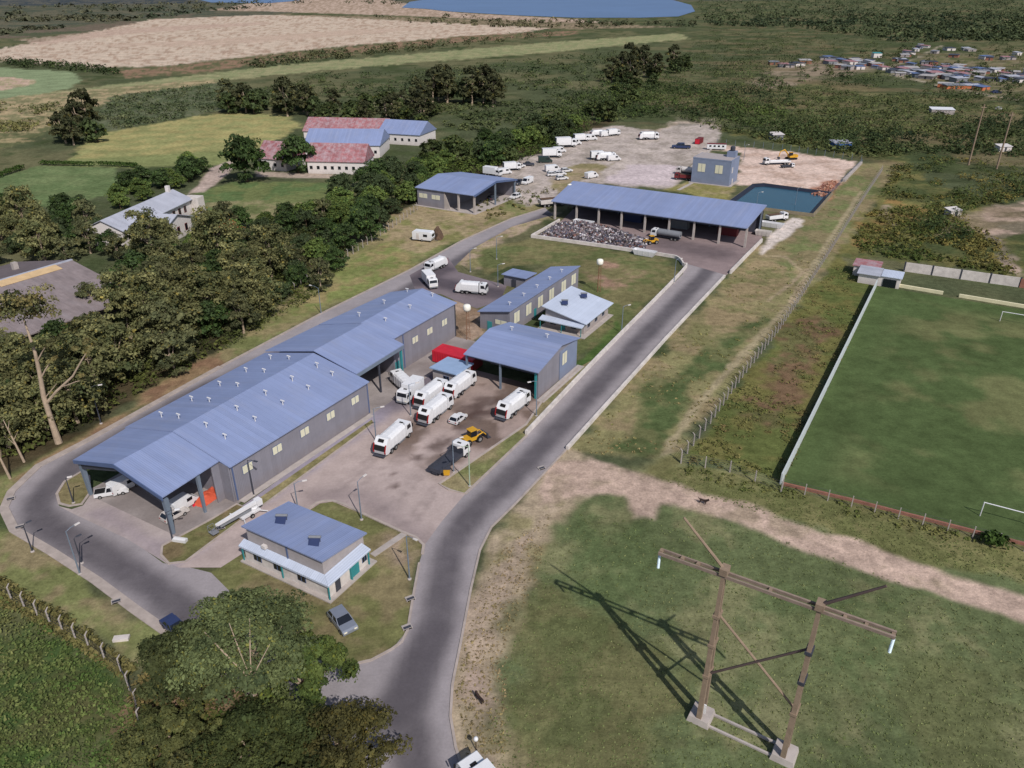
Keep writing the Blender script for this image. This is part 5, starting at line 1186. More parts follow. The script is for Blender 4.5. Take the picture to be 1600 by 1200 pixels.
# sand yard
ex = thing('excavator', 'yellow excavator standing on the sand behind the two-storey block', 'excavator')
for s in (-1, 1): MB().prism([(-2, .1), (2, .1), (2.3, .45), (2, .85), (-2, .85), (-2.3, .45)], s*1.1-.3, s*1.1+.3).build('track', BLACK, ex)
MB().prism([(-2.4, 1.0), (1.4, 1.0), (1.4, 1.7), (-.2, 1.9), (-2.4, 2.1)], -1.25, 1.25).build('upper_body', YEL, ex)
c_ = MB().box((.1, 1.5), (.25, 1.2), (1.8, 3.1)).build('cab', GLASS, ex); MB().box((.05, 1.55), (.2, 1.25), (3.1, 3.2)).build('cab_roof', YEL, c_)
MB().tube([(1.2, -.2, 1.7), (3.6, -.2, 4.2), (5.4, -.2, 3.4)], [.32, .28, .2], 6).build('boom', YEL, ex)
st_ = MB().tube([(5.4, -.2, 3.5), (5.9, -.2, 1.2)], [.2, .14], 6).build('stick', YEL, ex)
MB().prism([(5.5, 1.2), (6.2, 1.3), (6.3, .5), (5.7, .15), (5.2, .6)], -.7, .3).build('bucket', DSTEEL, ex)
put(ex, 1236, 249, 190, 1.05)
put(box_truck('long white flatbed lorry on the sand in front of the excavator', WHITE, 11, WHITE, 'flat'), 1213, 257, 188, 1.1)
again(fb, 'dark flatbed at the right of the white lorry on the sand', 1230, 262, 8, .7)
put(box_truck('white tanker parked left of the two-storey block', WHITE2, 8, WHITE2, 'tank'), 1073, 273, 150, 1.1)
put(box_truck('maroon tipper truck in front of the white tanker at the two-storey block', MAROON, 7.5, MAROON, 'dump'), 1068, 281, 160)
rc2 = thing('red_container', 'faded red container at the back corner of the upper yard', 'container', G(1092, 224), math.radians(62))
bd = MB().box((-3.4, 3.4), (-1.25, 1.25), (.15, 2.6))
for i in range(11): bd.box((-3.3+i*.6, -3.05+i*.6), (-1.3, -1.25), (.3, 2.45)); bd.box((-3.3+i*.6, -3.05+i*.6), (1.25, 1.3), (.3, 2.45))
bd.build('body', MAROON, rc2); MB().box((-3.46, -3.4), (-1.15, 1.15), (.25, 2.5)).build('door', REDP, rc2)
bx = thing('bus_trailer', 'white site trailer with low roof behind the two-storey block', 'trailer', G(1119, 234), math.radians(-10))
MB().box((-4.5, 4.5), (-1.2, 1.2), (.6, 2.8)).build('body', WHITE, bx); MB().box((-4.6, 4.6), (-1.3, 1.3), (2.8, 2.95)).build('roof', MAROON, bx)
for x_ in (-3, -1, 1, 3): MB().box((x_-.5, x_+.5), (-1.24, -1.2), (1.5, 2.3)).build('window', GLASS, bx)
wheels(bx, (-2.5, 2.5), 1.0, .4, .25)
put(car('dark blue car on the track at the far right', NAVY, 'sedan', 5), 1556, 146, 10, 1.6)
put(car('white car beside the dirt track in the far right scrub', WHITE, 'hatch', 4.2), 1561, 172, 30, 1.3)

# ------------------------------------------------------------------ rubbish heap (nobody could count it)
def debris(name, seq, n, smin, smax, h, seed, pal=((60,56,62),(92,86,94),(176,170,176),(112,104,110),(136,126,130),(104,90,84),(74,78,96),(120,84,78),(58,54,58),(200,196,196),(86,78,86),(128,116,122),(96,90,100),(70,64,70))):
    r = np.random.default_rng(seed); P = pts(seq); mn, mx = P.min(0), P.max(0)
    Q = r.uniform(mn, mx, (n*4, 2)); Q = Q[pdist(Q, P) > .3][:n]; n = len(Q)
    hz = h*sstep(pdist(Q, P)/4)*(.5+fbm(Q[:, 0]/3, Q[:, 1]/3, seed, 3))
    pal = lin(np.array(pal))
    mbv, mbf, cc = [], [], []
    for i in range(n):
        s = r.uniform(smin, smax, 3)*(1, 1, .6)
        R = Matrix.Rotation(r.uniform(0, 6.28), 3, 'Z') @ Matrix.Rotation(r.uniform(-.5, .5), 3, 'X')
        o = len(mbv); c = pal[r.integers(len(pal))]*r.uniform(.7, 1.2)
        for dx in (-.5, .5):
            for dy in (-.5, .5):
                for dz in (0, 1):
                    v = R @ Vector((dx*s[0], dy*s[1], dz*s[2])); mbv.append((Q[i, 0]+v.x, Q[i, 1]+v.y, max(.045, hz[i]*r.uniform(.5, 1)+v.z))); cc.append((*c, 1))
        mbf += [(o, o+1, o+3, o+2), (o+4, o+6, o+7, o+5), (o, o+4, o+5, o+1), (o+2, o+3, o+7, o+6), (o+1, o+5, o+7, o+3)]
    me = bpy.data.meshes.new(name); me.from_pydata(mbv, [], mbf)
    at = me.color_attributes.new('tint', 'FLOAT_COLOR', 'POINT'); at.data.foreach_set('color', np.array(cc).ravel())
    me.materials.append(DEBRIS); o = bpy.data.objects.new(name, me); COL.objects.link(o); o['kind'] = 'stuff'; return o
tag(debris('rubbish_heap', [(838, 371), (868, 350), (905, 347), (960, 360), (1012, 375), (1008, 394), (940, 384)], 3200, .2, .95, 1.5, 4), 'spread heap of mixed grey, white and coloured rubbish behind the low white wall', 'rubbish')
tag(debris('brick_rubble', [(1265, 306), (1286, 288), (1305, 282), (1312, 288), (1292, 310)], 160, .4, 1.2, .5, 9, ((150,100,80),(170,120,96),(140,96,84),(180,140,120))), 'reddish rubble at the corner of the sand yard by the basin', 'rubble')

# ------------------------------------------------------------------ lamp posts, masts, poles
def lamp(x, y, h, label, m=STEEL, arm=1.3, ang=0.0, group=None, head=WHITE2):
    t = thing('street_lamp', label, 'street lamp', G(x, y), ang, group)
    MB().tube([(0, 0, 0), (0, 0, h*.6), (0, 0, h)], [.11, .085, .06], 8).build('pole', m, t)
    MB().lathe((0, 0, 0), [(.28, 0), (.28, .12), (.12, .2)], 8).build('base', CONC, t)
    MB().tube([(0, 0, h-.1), (arm*.5, 0, h+.15), (arm, 0, h+.18)], .04, 6).build('arm', m, t)
    hd = MB().hexa([(arm-.1, -.14, h+.1), (arm+.6, -.17, h+.13), (arm+.6, .17, h+.13), (arm-.1, .14, h+.1)], [(arm-.1, -.1, h+.24), (arm+.6, -.14, h+.24), (arm+.6, .14, h+.24), (arm-.1, .1, h+.24)]).build('lamp_head', head, t)
    MB().box((arm+.05, arm+.5), (-.1, .1), (h+.08, h+.1)).build('lens', LAMPG, hd)
    return t
lamp(640, 905, 7.2, 'tall grey street lamp on the gatehouse lawn by the road kerb', ang=-.6)
lamp(565, 812, 6.8, 'street lamp at the kerb behind the gatehouse, by the yard entrance', ang=1.0)
lamp(125, 897, 7.2, 'pale street lamp on the outer kerb of the loop road bend', ang=1.0)
lamp(51, 862, 4.6, 'dark thin lamp post on the outer kerb of the loop bend, leftmost', DSTEEL, .5, .8, head=DSTEEL)
lamp(128, 880, 4.2, 'short dark post beside the pale lamp on the loop road bend', DSTEEL, .4, .8, head=DSTEEL)
lamp(115, 786, 4.5, 'dark lamp post with globe on the small island in the loop bend', DSTEEL, .3, .4)
lamp(502, 490, 6.6, 'pale street lamp with long arm on the dry grass left of the hall roof', arm=2.2, ang=2.6)
lamp(734, 760, 7.5, 'green-grey street lamp with white head on the tip of the median island', ang=3.6, m=mat('green_grey_pole', (150, 168, 150), rough=.6, var=.1))
lamp(709, 738, 6.0, 'thin grey post just left of the white-headed lamp on the median island', ang=.5)
lamp(838, 650, 7.2, 'grey street lamp on the median island under the open-front shed corner', ang=3.6)
lamp(971, 520, 6.4, 'grey street lamp on the green lawn beside the small office', ang=0.4)
lamp(1053, 442, 6.4, 'thin street lamp inside the bend of the left parapet', ang=0.4)
lamp(397, 774, 6.5, 'dark lamp post standing against the near corner of the hall wall', DSTEEL, ang=-.4, head=DSTEEL)
lamp(270, 845, 5.0, 'dark pole on the grass end island at the hall canopy', DSTEEL, ang=.3, head=WHITE)
lamp(466, 798, 5.0, 'thin grey post behind the far corner of the gatehouse roof', STEEL, ang=.3)
lamp(588, 690, 6.5, 'thin street lamp at the left edge of the service yard', STEEL, ang=.3)
lamp(642, 650, 6.5, 'street lamp among the white refuse trucks', STEEL, ang=.3)
lamp(158, 662, 7.5, 'thin dark pole in front of the left tree belt', DSTEEL, ang=.3)
lamp(778, 448, 6, 'faint lamp post on the lot left of the narrow workshop', STEEL, ang=.3)
lamp(776, 405, 6.5, 'faint lamp post on the dry lot behind the small store', STEEL, ang=.3)
lamp(735, 425, 6.5, 'faint lamp post at the verge behind the side-on refuse truck', STEEL, ang=.3)
lamp(1180, 335, 7.5, 'thin mast at the near edge of the basin', STEEL, ang=.3)
lamp(1242, 322, 6.5, 'second thin mast standing in front of the basin water', STEEL, ang=.3)
lamp(1162, 250, 6.5, 'thin lamp post by the red strip behind the two-storey block', STEEL, ang=.3)
def globe_mast(x, y, h, label):
    t = thing('tank_mast', label, 'mast', G(x, y))
    legs = MB()
    for a in range(3):
        c, s = math.cos(a*2.094), math.sin(a*2.094)
        legs.tube([(c*.55, s*.55, 0), (c*.35, s*.35, h-1.4)], .05, 5)
    k = 0
    while k < h-2:
        for a in range(3):
            c, s, c2, s2 = math.cos(a*2.094), math.sin(a*2.094), math.cos(a*2.094+2.094), math.sin(a*2.094+2.094)
            w0, w1 = .55-.2*k/h, .55-.2*(k+1.3)/h
            legs.tube([(c*w0, s*w0, k), (c2*w1, s2*w1, k+1.3)], .03, 4)
        k += 1.3
    legs.build('lattice', mat('rusty_steel', (128, 92, 72), rough=.9, var=.2), t)
    MB().lathe((0, 0, h-1.4), [(.2, 0), (.75, .12), (.85, .5), (.85, 1.1), (.7, 1.4), (.25, 1.55)], 16).build('tank', mat('white_plastic', (226, 222, 212), rough=.4, var=.03), t, smooth=True)
    return t
globe_mast(935, 456, 8.7, 'white rounded tank on a thin rusty mast beside the narrow workshop')
globe_mast(731, 530, 8.2, 'white rounded tank on a thin mast at the far corner of the long hall')
globe_mast(889, 326, 8.6, 'white rounded tank on a mast at the left end of the recycling shed roof')
bo_ = thing('bollard_lamp', 'short post with a white globe beside the large truck at the bottom edge', 'bollard lamp', G(744, 1172)); MB().tube([(0,0,0),(0,0,1.5)], .06, 8).build('pole', BARK, bo_); MB().lathe((0,0,1.45), [(.1,0),(.24,.12),(.27,.27),(.2,.44),(.06,.52)], 14).build('globe', WHITE, bo_, smooth=True)
def twin(x, y, h, label):
    t = thing('wooden_power_pole', label, 'pole', G(x, y)); MB().tube([(0, 0, 0), (0, 0, h)], [.42, .26], 8).build('pole', POLEC, t)
    MB().box((-1.2, 1.2), (-.12, .12), (h-1.4, h-1.1)).build('crossarm', POLEC, t); return t
twin(1513, 258, 25.5, 'tall pale pole in the far right scrub, left of the pair'); twin(1557, 264, 23.5, 'tall pale pole in the far right scrub, right of the pair')
# storm drain inlets
for x, y, l in ((182, 940, 'on the loop road kerb near the big tree'), (17, 780, 'on the leftmost bend of the loop road'), (31, 824, 'on the outer kerb just below the leftmost bend'), (641, 936, 'on the access road kerb below the gatehouse lawn lamp'), (636, 981, 'at the kerb where the gatehouse lawn turns to the junction'), (846, 732, 'at the right kerb of the access road by the dirt path'), (345, 826, 'at the kerb of the grass end island')):
    t = thing('storm_drain', 'dark storm drain inlet '+l, 'storm drain', G(x, y), .5, 'storm drain inlets on the kerbs')
    MB().box((-.6, .6), (-.35, .45), (0, .2)).build('surround', CONC, t); MB().box((-.5, .5), (-.4, -.352), (.03, .17)).build('inlet', BLACK, t); MB().box((-.5, .5), (-.3, .1), (.202, .22)).build('cover', DSTEEL, t)
t = tag(MB().box((-.9, .9), (-.4, .4), (0, .35)).build('concrete_block', CONCW), 'white concrete block on the grass at the left of the big tree', 'block'); t.location = G(190, 999); t.rotation_euler.z = .15
t = tag(MB().box((-1.0, 1.0), (-.35, .35), (0, .5)).add([(-1,-.35,.5),(1,-.35,.5),(.9,0,.62),(-.9,0,.62)], [(0,1,2,3)]).build('concrete_block', WHITE), 'white slab on the grass at the foot of the hall corner pole', 'block'); t.location = G(282, 846); t.rotation_euler.z = -.2

# ------------------------------------------------------------------ pylon
A = np.array(G(1095, 1120)); B = np.array(G(1225, 1180)); dd = B-A; span = float(np.hypot(dd[0], dd[1]))
py = thing('concrete_pylon', 'tall H-shaped concrete power pylon on the grass at lower right', 'pylon', tuple(A), math.atan2(dd[1], dd[0]))
for x in (0, span):
    for sy in (-1, 1):    # each support is a pair of poles, splayed at the foot and meeting under the beam
        y0, y1 = sy*.78, sy*.2
        lo = MB().hexa([(x-.26, y0-.24, .3), (x+.26, y0-.24, .3), (x+.26, y0+.24, .3), (x-.26, y0+.24, .3)], [(x-.18, y1-.16, 20.6), (x+.18, y1-.16, 20.6), (x+.18, y1+.16, 20.6), (x-.18, y1+.16, 20.6)]).build('leg', POLEC, py)
    MB().hexa([(x-1.2, -1.25, 0), (x+1.2, -1.25, 0), (x+1.2, 1.25, 0), (x-1.2, 1.25, 0)], [(x-1.05, -1.1, .75), (x+1.05, -1.1, .75), (x+1.05, 1.1, .75), (x-1.05, 1.1, .75)]).build('footing', CONC, py)
    for z in (6.8, 11, 14.8):
        w_ = .78-.58*z/20.6+.3
        MB().box((x-.34, x+.34), (-w_, w_), (z-.17, z+.17)).build('clamp', DSTEEL if x and z > 7 else POLEC, py)
    MB().box((x-.38, x+.38), (-.55, .55), (20.0, 20.75)).build('cap_block', POLEC, py)
for y in (-.33, .33):
    MB().hexa([(-6.6, y-.08, 19.6), (15.2, y-.08, 19.9), (15.2, y+.08, 19.9), (-6.6, y+.08, 19.6)], [(-6.6, y-.08, 19.95), (15.2, y-.08, 20.2), (15.2, y+.08, 20.25), (-6.6, y+.08, 19.95)]).build('crossbeam', mat('brown_concrete', (132, 116, 106), rough=.9, var=.2, vs=1.3), py)
sp = MB()
for x in (-6.4, -4.2, -2.6, 4.4, 11.0, 12.8, 15.0): sp.box((x-.15, x+.15), (-.248, .248), (19.7, 20.1))
sp.build('spacer', POLEC, py)
for (x0, z0, x1, z1, m) in ((.1, 14.8, span-.2, 6.9, POLEC), (.2, 6.8, span-.1, 15.0, mat('dark_concrete', (88, 74, 72), rough=.9, var=.2))):
    y = .05 if m is POLEC else -.12
    MB().tube([(x0, y, z0), (x1, y, z1)], .13, 6).build('brace', m, py)
for (x0, x1, m) in ((-.1, -4.6, POLEC), (span+.1, span+4.6, MATS['dark_concrete'])):
    MB().tube([(x0, 0, 20.5), (x1, 0, 24.8)], [.17, .11], 6).build('peak_arm', m, py)
for x, z in ((-6.55, 19.6), (15.1, 19.9)):
    ins = MB()
    ins.tube([(x, 0, z), (x, 0, z-2.0)], .05, 6)
    for k in range(11): ins.lathe((x, 0, z-.3-k*.16), [(.05, 0), (.15, .03), (.05, .09)], 10)
    ins.build('insulator', mat('porcelain', (206, 222, 232), rough=.3, var=.03), py)
for y in (-.85, .85): MB().box((1.0, span-1.0), (y-.12, y+.12), (.05, .3)).build('ground_beam', CONC, py)
MB().box((-.1, .5), (-.48, -.35), (1.2, 2.5)).build('warning_plate', WHITE, py)

# ------------------------------------------------------------------ goals
def goal(p0, p1, label):
    a, b = np.array(p0[:2]), np.array(p1[:2]); d = b-a; L = float(np.linalg.norm(d))
    t = thing('football_goal', label, 'goal', (*a, 0), math.atan2(d[1], d[0]))
    for x in (0, L): MB().tube([(x, 0, 0), (x, 0, 2.45)], .08, 8).build('post', WHITE, t)
    MB().tube([(-.06, 0, 2.45), (L+.06, 0, 2.45)], .08, 8).build('crossbar', WHITE, t); return t
g0 = G(1531, 806); goal(g0, (g0[0]+7.32*V[0], g0[1]+7.32*V[1]), 'white football goal at the near end of the pitch, cut by the right edge')
g0 = G(1562, 502); goal(g0, (g0[0]+7.32*V[0], g0[1]+7.32*V[1]), 'white football goal at the far end of the pitch')

# ------------------------------------------------------------------ fences
POSTM = {}
def fence(label, seq, step, h, m=CONC, bent=False, wires=(.5, 1.0, 1.5), r=.085, mesh=False, pick=None):
    P = [np.array(p) for p in pts(seq)]
    t = thing('post_fence', label, 'fence', (*P[0], 0))
    key = (h, bent, r, m.name); first = None
    spotsl = []
    for i in range(len(P)-1):
        d = P[i+1]-P[i]; L = np.linalg.norm(d); n = max(1, int(L/step))
        for k in range(n): spotsl.append((P[i]+d*k/n, math.atan2(d[1], d[0])))
    spotsl.append((P[-1], spotsl[-1][1]))
    while len(spotsl) > 99: spotsl = spotsl[::2]
    for p, an in spotsl:
        if key not in POSTM:
            mb = MB(); mb.hexa([(-r, -r, 0), (r, -r, 0), (r, r, 0), (-r, r, 0)], [(-r*.8, -r*.8, h), (r*.8, -r*.8, h), (r*.8, r*.8, h), (-r*.8, r*.8, h)])
            if bent: mb.hexa([(-r*.8, -r*.8, h), (r*.8, -r*.8, h), (r*.8, r*.8, h), (-r*.8, r*.8, h)], [(-r*.6, .3, h+.4), (r*.6, .3, h+.4), (r*.6, .4, h+.4), (-r*.6, .4, h+.4)])
            o = mb.build('post', m, t); POSTM[key] = o.data
        else:
            o = bpy.data.objects.new('post', POSTM[key]); COL.objects.link(o); o.parent = t
        o.location = (p[0]-P[0][0], p[1]-P[0][1], 0); o.rotation_euler.z = an+random.uniform(-.05, .05)
    wm = MB()
    for z in wires:
        wm.tube([(p[0]-P[0][0], p[1]-P[0][1], z) for p in P], .018, 4)
    wm.build('wire', DSTEEL, t)
    return t
fence('concrete post fence beside the footpath, up the bank towards the basin', [(1064, 722), (1110, 662), (1160, 590), (1215, 520), (1250, 468), (1290, 405), (1350, 310), (1378, 268)], 2.6, 2.2, bent=True, wires=(.4, .8, 1.2, 1.6, 2.0))
fence('concrete post fence along the dirt path side of the scrub strip', [(1064, 724), (1140, 738), (1220, 770)], 3.0, 2.2, wires=(.4, .8, 1.2, 1.6, 2.0), r=.09)
fence('concrete post fence over the brick base at the near end of the pitch', [(1222, 764), (1330, 792), (1480, 830), (1600, 862), (1700, 888)], 3.0, 2.0, wires=(.5, 1.0, 1.5, 1.9), r=.08)
fence('bent-top concrete post fence between the dry verge and the lush growth, lower left', [(-20, 915), (60, 965), (140, 1015), (190, 1052), (215, 1105), (230, 1200)], 2.4, 2.3, bent=True, wires=(.5, 1.0, 1.5, 2.0))
fence('post fence along the foot of the dense hedge belt behind the vehicle shed', [(440, 470), (500, 430), (560, 392), (620, 352), (652, 328)], 3.0, 2.2, bent=True, wires=(.5, 1.0, 1.5, 2.0))
fence('tall thin post fence along the back of the sand yard', [(1120, 226), (1222, 234), (1345, 252)], 4.0, 2.8, m=STEEL, wires=(.6, 1.2, 1.8, 2.4))
fence('grey fence down the right side of the sand yard', [(1347, 254), (1316, 284), (1290, 312)], 3.0, 1.8, m=STEEL, wires=(.4, .8, 1.2, 1.6))
tag(sweep('retaining_wall', [(1345, 256), (1318, 284)], 1.2, 1.0, CONC), 'grey concrete ramp wall at the right edge of the sand yard', 'wall')

# ------------------------------------------------------------------ dogs on the paths
def dog(label, x, y, deg, s=1.0):
    V_ = [(0, 0, .52), (.30, 0, .55), (.48, 0, .66), (.62, 0, .78), (.78, 0, .74), (-.32, 0, .55), (-.5, 0, .62), (-.66, 0, .74)]
    R_ = [.13, .16, .12, .11, .055, .13, .05, .025]
    E_ = [(0, 1), (1, 2), (2, 3), (3, 4), (0, 5), (5, 6), (6, 7)]
    for sx in (-1, 1):
        i = len(V_); V_ += [(.32, sx*.1, .36), (.30, sx*.1, .2), (.33, sx*.1, .03)]; R_ += [.06, .04, .04]; E_ += [(1, i), (i, i+1), (i+1, i+2)]
        i = len(V_); V_ += [(-.30, sx*.11, .38), (-.42, sx*.11, .22), (-.36, sx*.11, .03)]; R_ += [.075, .04, .04]; E_ += [(5, i), (i, i+1), (i+1, i+2)]
        i = len(V_); V_ += [(.60, sx*.09, .92)]; R_ += [.025]; E_ += [(3, i)]
    me = bpy.data.meshes.new('dog'); me.from_pydata(V_, E_, []); me.materials.append(FUR)
    o = bpy.data.objects.new('dog', me); COL.objects.link(o)
    sk_ = o.modifiers.new('skin', 'SKIN'); o.modifiers.new('sub', 'SUBSURF').levels = 1
    for i, d_ in enumerate(me.skin_vertices[0].data): d_.radius = (R_[i], R_[i]); d_.use_root = (i == 0)
    return tag(put(o, x, y, deg, s), label, 'dog')
dog('dark dog standing on the bare earth right of the access road', 750, 1096, 130, 1.15)
dog('dark dog walking on the dirt path above the pylon', 1098, 787, -30, 1.25)
# ================================================================== VEGETATION
def leaf_mesh(name, ctr, rad, per, leaf, tints, seed, m=LEAF, up=.25, flat=.8, zmin=None):
    """leaf-sized quads scattered through the shells of many small clumps; ctr (N,3), rad (N,), per quads each"""
    r = np.random.default_rng(seed)
    N = len(ctr); per = np.broadcast_to(np.asarray(per), (N,)).astype(int)
    k = np.repeat(np.arange(N), per); n = len(k)
    d = r.normal(size=(n, 3)); d /= np.linalg.norm(d, axis=1)[:, None]
    d[:, 2] = np.where(d[:, 2] < -.35, -d[:, 2], d[:, 2])
    rr = rad[k]*(.55+.5*np.sqrt(r.random(n)))
    p = ctr[k]+d*rr[:, None]*np.array([1, 1, flat])
    nn = d+r.normal(size=(n, 3))*.55+np.array([0, 0, up]); nn /= np.linalg.norm(nn, axis=1)[:, None]
    t = np.cross(nn, r.normal(size=(n, 3))); t /= np.linalg.norm(t, axis=1)[:, None]; b = np.cross(nn, t)
    s = leaf*np.exp(r.uniform(-.95, .5, n))[:, None]*np.repeat(r.uniform(.75, 1.25, N), per)[:, None]; s2 = s*r.uniform(.5, 1.0, n)[:, None]
    v = np.stack([p-t*s*.5, p-b*s2*.5+t*s*.1, p+t*s*.5, p+b*s2*.5-t*s*.1], 1).reshape(-1, 3)
    if zmin is not None: v[:, 2] = np.maximum(v[:, 2], zmin)
    me = bpy.data.meshes.new(name)
    me.vertices.add(4*n); me.vertices.foreach_set('co', v.ravel())
    me.loops.add(4*n); me.loops.foreach_set('vertex_index', np.arange(4*n, dtype=np.int32))
    me.polygons.add(n); me.polygons.foreach_set('loop_start', np.arange(0, 4*n, 4, dtype=np.int32))
    me.update(calc_edges=True)
    c = np.ones((n, 4)); c[:, :3] = tints[k]*r.uniform(.72, 1.28, n)[:, None]
    # a few yellowing leaves
    y = r.random(n) < (.05 if m is LEAF else 0); c[y, :3] = c[y, :3]*np.array([1.5, 1.25, .8])
    at = me.color_attributes.new('tint', 'FLOAT_COLOR', 'POINT'); at.data.foreach_set('color', np.repeat(c, 4, 0).ravel())
    me.materials.append(m)
    return me
def tree(name, H, R, seed, nl=14, leaf=.5, per=150, tint=(58, 66, 36), tint2=(84, 86, 44), bark=BARK, z0=.35, lr=.42, tr=.22, bare=0, limbs=5, spread=1.0, low=0, pop=False):
    """tapered trunk with limbs; crown of many leaf clumps on the limb ends"""
    r = np.random.default_rng(seed); root = thing(name, None, 'tree')
    ctr, rad = [], []
    for i in range(nl):
        a = 2.399*i+r.uniform(-.4, .4); q = math.sqrt((i+.5)/nl)*R*.78*spread
        z = H*(1-lr*.35)-(q/R)**2*H*(1-z0)*.75-r.uniform(0, .16)*H
        ctr.append((q*math.cos(a), q*math.sin(a), max(z, H*z0*.75))); rad.append(R*lr*r.uniform(.7, 1.2))
    for i in range(low):
        a = 2.399*i+r.uniform(-.5, .5); q = R*r.uniform(.35, .8)
        ctr.append((q*math.cos(a), q*math.sin(a), H*r.uniform(.12, .4))); rad.append(R*lr*r.uniform(.7, 1.1))
    big = list(zip(ctr, rad))
    # each mass breaks into sub-clumps so the outline is ragged
    sc_, sr, st = [], [], []
    t1, t2 = lin(tint), lin(tint2)
    for (c, R0) in big:
        mixr = r.random()
        for j in range(7):
            d = r.normal(size=3); d /= np.linalg.norm(d); d[2] = abs(d[2])*.8-.25
            sc_.append(np.array(c)+d*R0*r.uniform(.35, .85)); sr.append(R0*r.uniform(.32, .6))
            w_ = np.clip(mixr*.6+r.random()*.5, 0, 1); st.append((t1*(1-w_)+t2*w_)*r.uniform(.75, 1.2))
    me = leaf_mesh('crown', np.array(sc_), np.array(sr), max(4, per//7), leaf, np.array(st), seed+1)
    cr = bpy.data.objects.new('crown', me); COL.objects.link(cr); cr.parent = root
    tk = MB(); lean = r.uniform(-.04, .04, 2)*H
    def P3(f): return (lean[0]*f+math.sin(f*5+seed)*tr*.7, lean[1]*f+math.cos(f*4+seed)*tr*.7, H*f)
    tk.tube([P3(0), P3(.12), P3(.3), P3(.5), P3(.72)], [tr*1.5, tr, tr*.85, tr*.6, tr*.25], 8)
    for i in range(limbs):
        k_ = (i*3+1) % nl; c = np.array(ctr[k_])*np.array([1, 1, 1])+np.array([0, 0, 0]); f = .22+.38*i/limbs; s = P3(f); e_ = np.array(c)
        mid = np.array(s)*.5+e_*.5+np.array([0, 0, H*.03])
        tk.tube([s, tuple(mid), tuple(e_)], [tr*.55, tr*.36, tr*.14], 6)
    tk.build('trunk', bark, root)
    root['_h'] = H
    return root
PRO = {}
def proto(key, **k):
    t = tree(**k); del t['_h']; PRO[key] = [t, False]
OL1, OL2 = (66, 72, 48), (116, 114, 76)
DK1, DK2 = (56, 68, 44), (98, 106, 64)
GR1, GR2 = (64, 84, 44), (102, 116, 62)
proto('euc_a', name='eucalyptus_tree', H=17, R=5.4, seed=11, nl=18, leaf=.5, per=330, tint=OL1, tint2=OL2, bark=PALEBARK, z0=.25, tr=.3, limbs=7, low=4)
proto('euc_b', name='eucalyptus_tree', H=14.5, R=5.8, seed=12, nl=20, leaf=.5, per=320, tint=DK1, tint2=OL2, bark=PALEBARK, z0=.15, tr=.28, limbs=7, low=6)
proto('euc_c', name='eucalyptus_tree', H=11, R=4.6, seed=13, nl=15, leaf=.48, per=320, tint=(60, 66, 46), tint2=(96, 96, 66), bark=PALEBARK, z0=.12, tr=.25, limbs=6, low=5)
proto('dense_a', name='broadleaf_tree', H=9, R=4.6, seed=21, nl=16, leaf=.5, per=290, tint=DK1, tint2=GR1, z0=.12, tr=.25, lr=.45, low=5)
proto('dense_b', name='broadleaf_tree', H=7, R=4.4, seed=22, nl=15, leaf=.5, per=270, tint=GR1, tint2=GR2, z0=.1, tr=.22, lr=.46, low=5)
proto('dense_c', name='broadleaf_tree', H=8, R=4.0, seed=23, nl=13, leaf=.5, per=290, tint=DK1, tint2=(66, 76, 52), z0=.1, tr=.22, lr=.46, low=5)
proto('far_a', name='broadleaf_tree', H=10, R=5.0, seed=31, nl=11, leaf=1.1, per=90, tint=DK1, tint2=(70, 80, 48), z0=.0, tr=.3, lr=.46, limbs=3, low=6)
proto('far_b', name='broadleaf_tree', H=8.5, R=5.2, seed=32, nl=11, leaf=1.1, per=90, tint=(54, 66, 38), tint2=(84, 92, 56), z0=.0, tr=.3, lr=.46, limbs=3, low=6)
proto('tall_far', name='eucalyptus_tree', H=17, R=5.0, seed=33, nl=13, leaf=1.0, per=100, tint=(50, 56, 40), tint2=(80, 80, 54), bark=PALEBARK, z0=.05, tr=.32, lr=.46, limbs=4, low=8)
def place(key, p, s, label, group=None, rz=None, sz=None, name=None):
    rec = PRO[key]
    if not rec[1]: t = rec[0]; rec[1] = True
    else: t = copy_tree(rec[0])
    t['label'] = label
    if group: t['group'] = group
    elif 'group' in t: del t['group']
    t.location = (p[0], p[1], 0); t.rotation_euler.z = random.uniform(0, 6.28) if rz is None else rz
    t.scale = (s, s, s*(sz or random.uniform(.88, 1.12)))
    return t
WHX = [('s', *_ab) for _ab in ((131, -222), (168, -248), (182, -230), (152, -198), (138, -200))]
def belt(poly, n, keys, s0, s1, label, group, mind=3.0, seed=1, avoid=(WHX,)):
    """separate trees standing in a belt, trunks apart"""
    r = np.random.default_rng(seed); P = pts(poly); mn, mx = P.min(0), P.max(0); got = []
    tries = 0
    Av = [pts(a) for a in avoid]
    while len(got) < n and tries < 40000:
        tries += 1
        q = r.uniform(mn, mx)
        if pdist(q[None], P)[0] < 0 or any(pdist(q[None], a)[0] > 0 for a in Av): continue
        if any((q[0]-g[0])**2+(q[1]-g[1])**2 < mind**2 for g in got): continue
        got.append(q)
        place(keys[r.integers(len(keys))], q, r.uniform(s0, s1), label, group)
    return len(got)

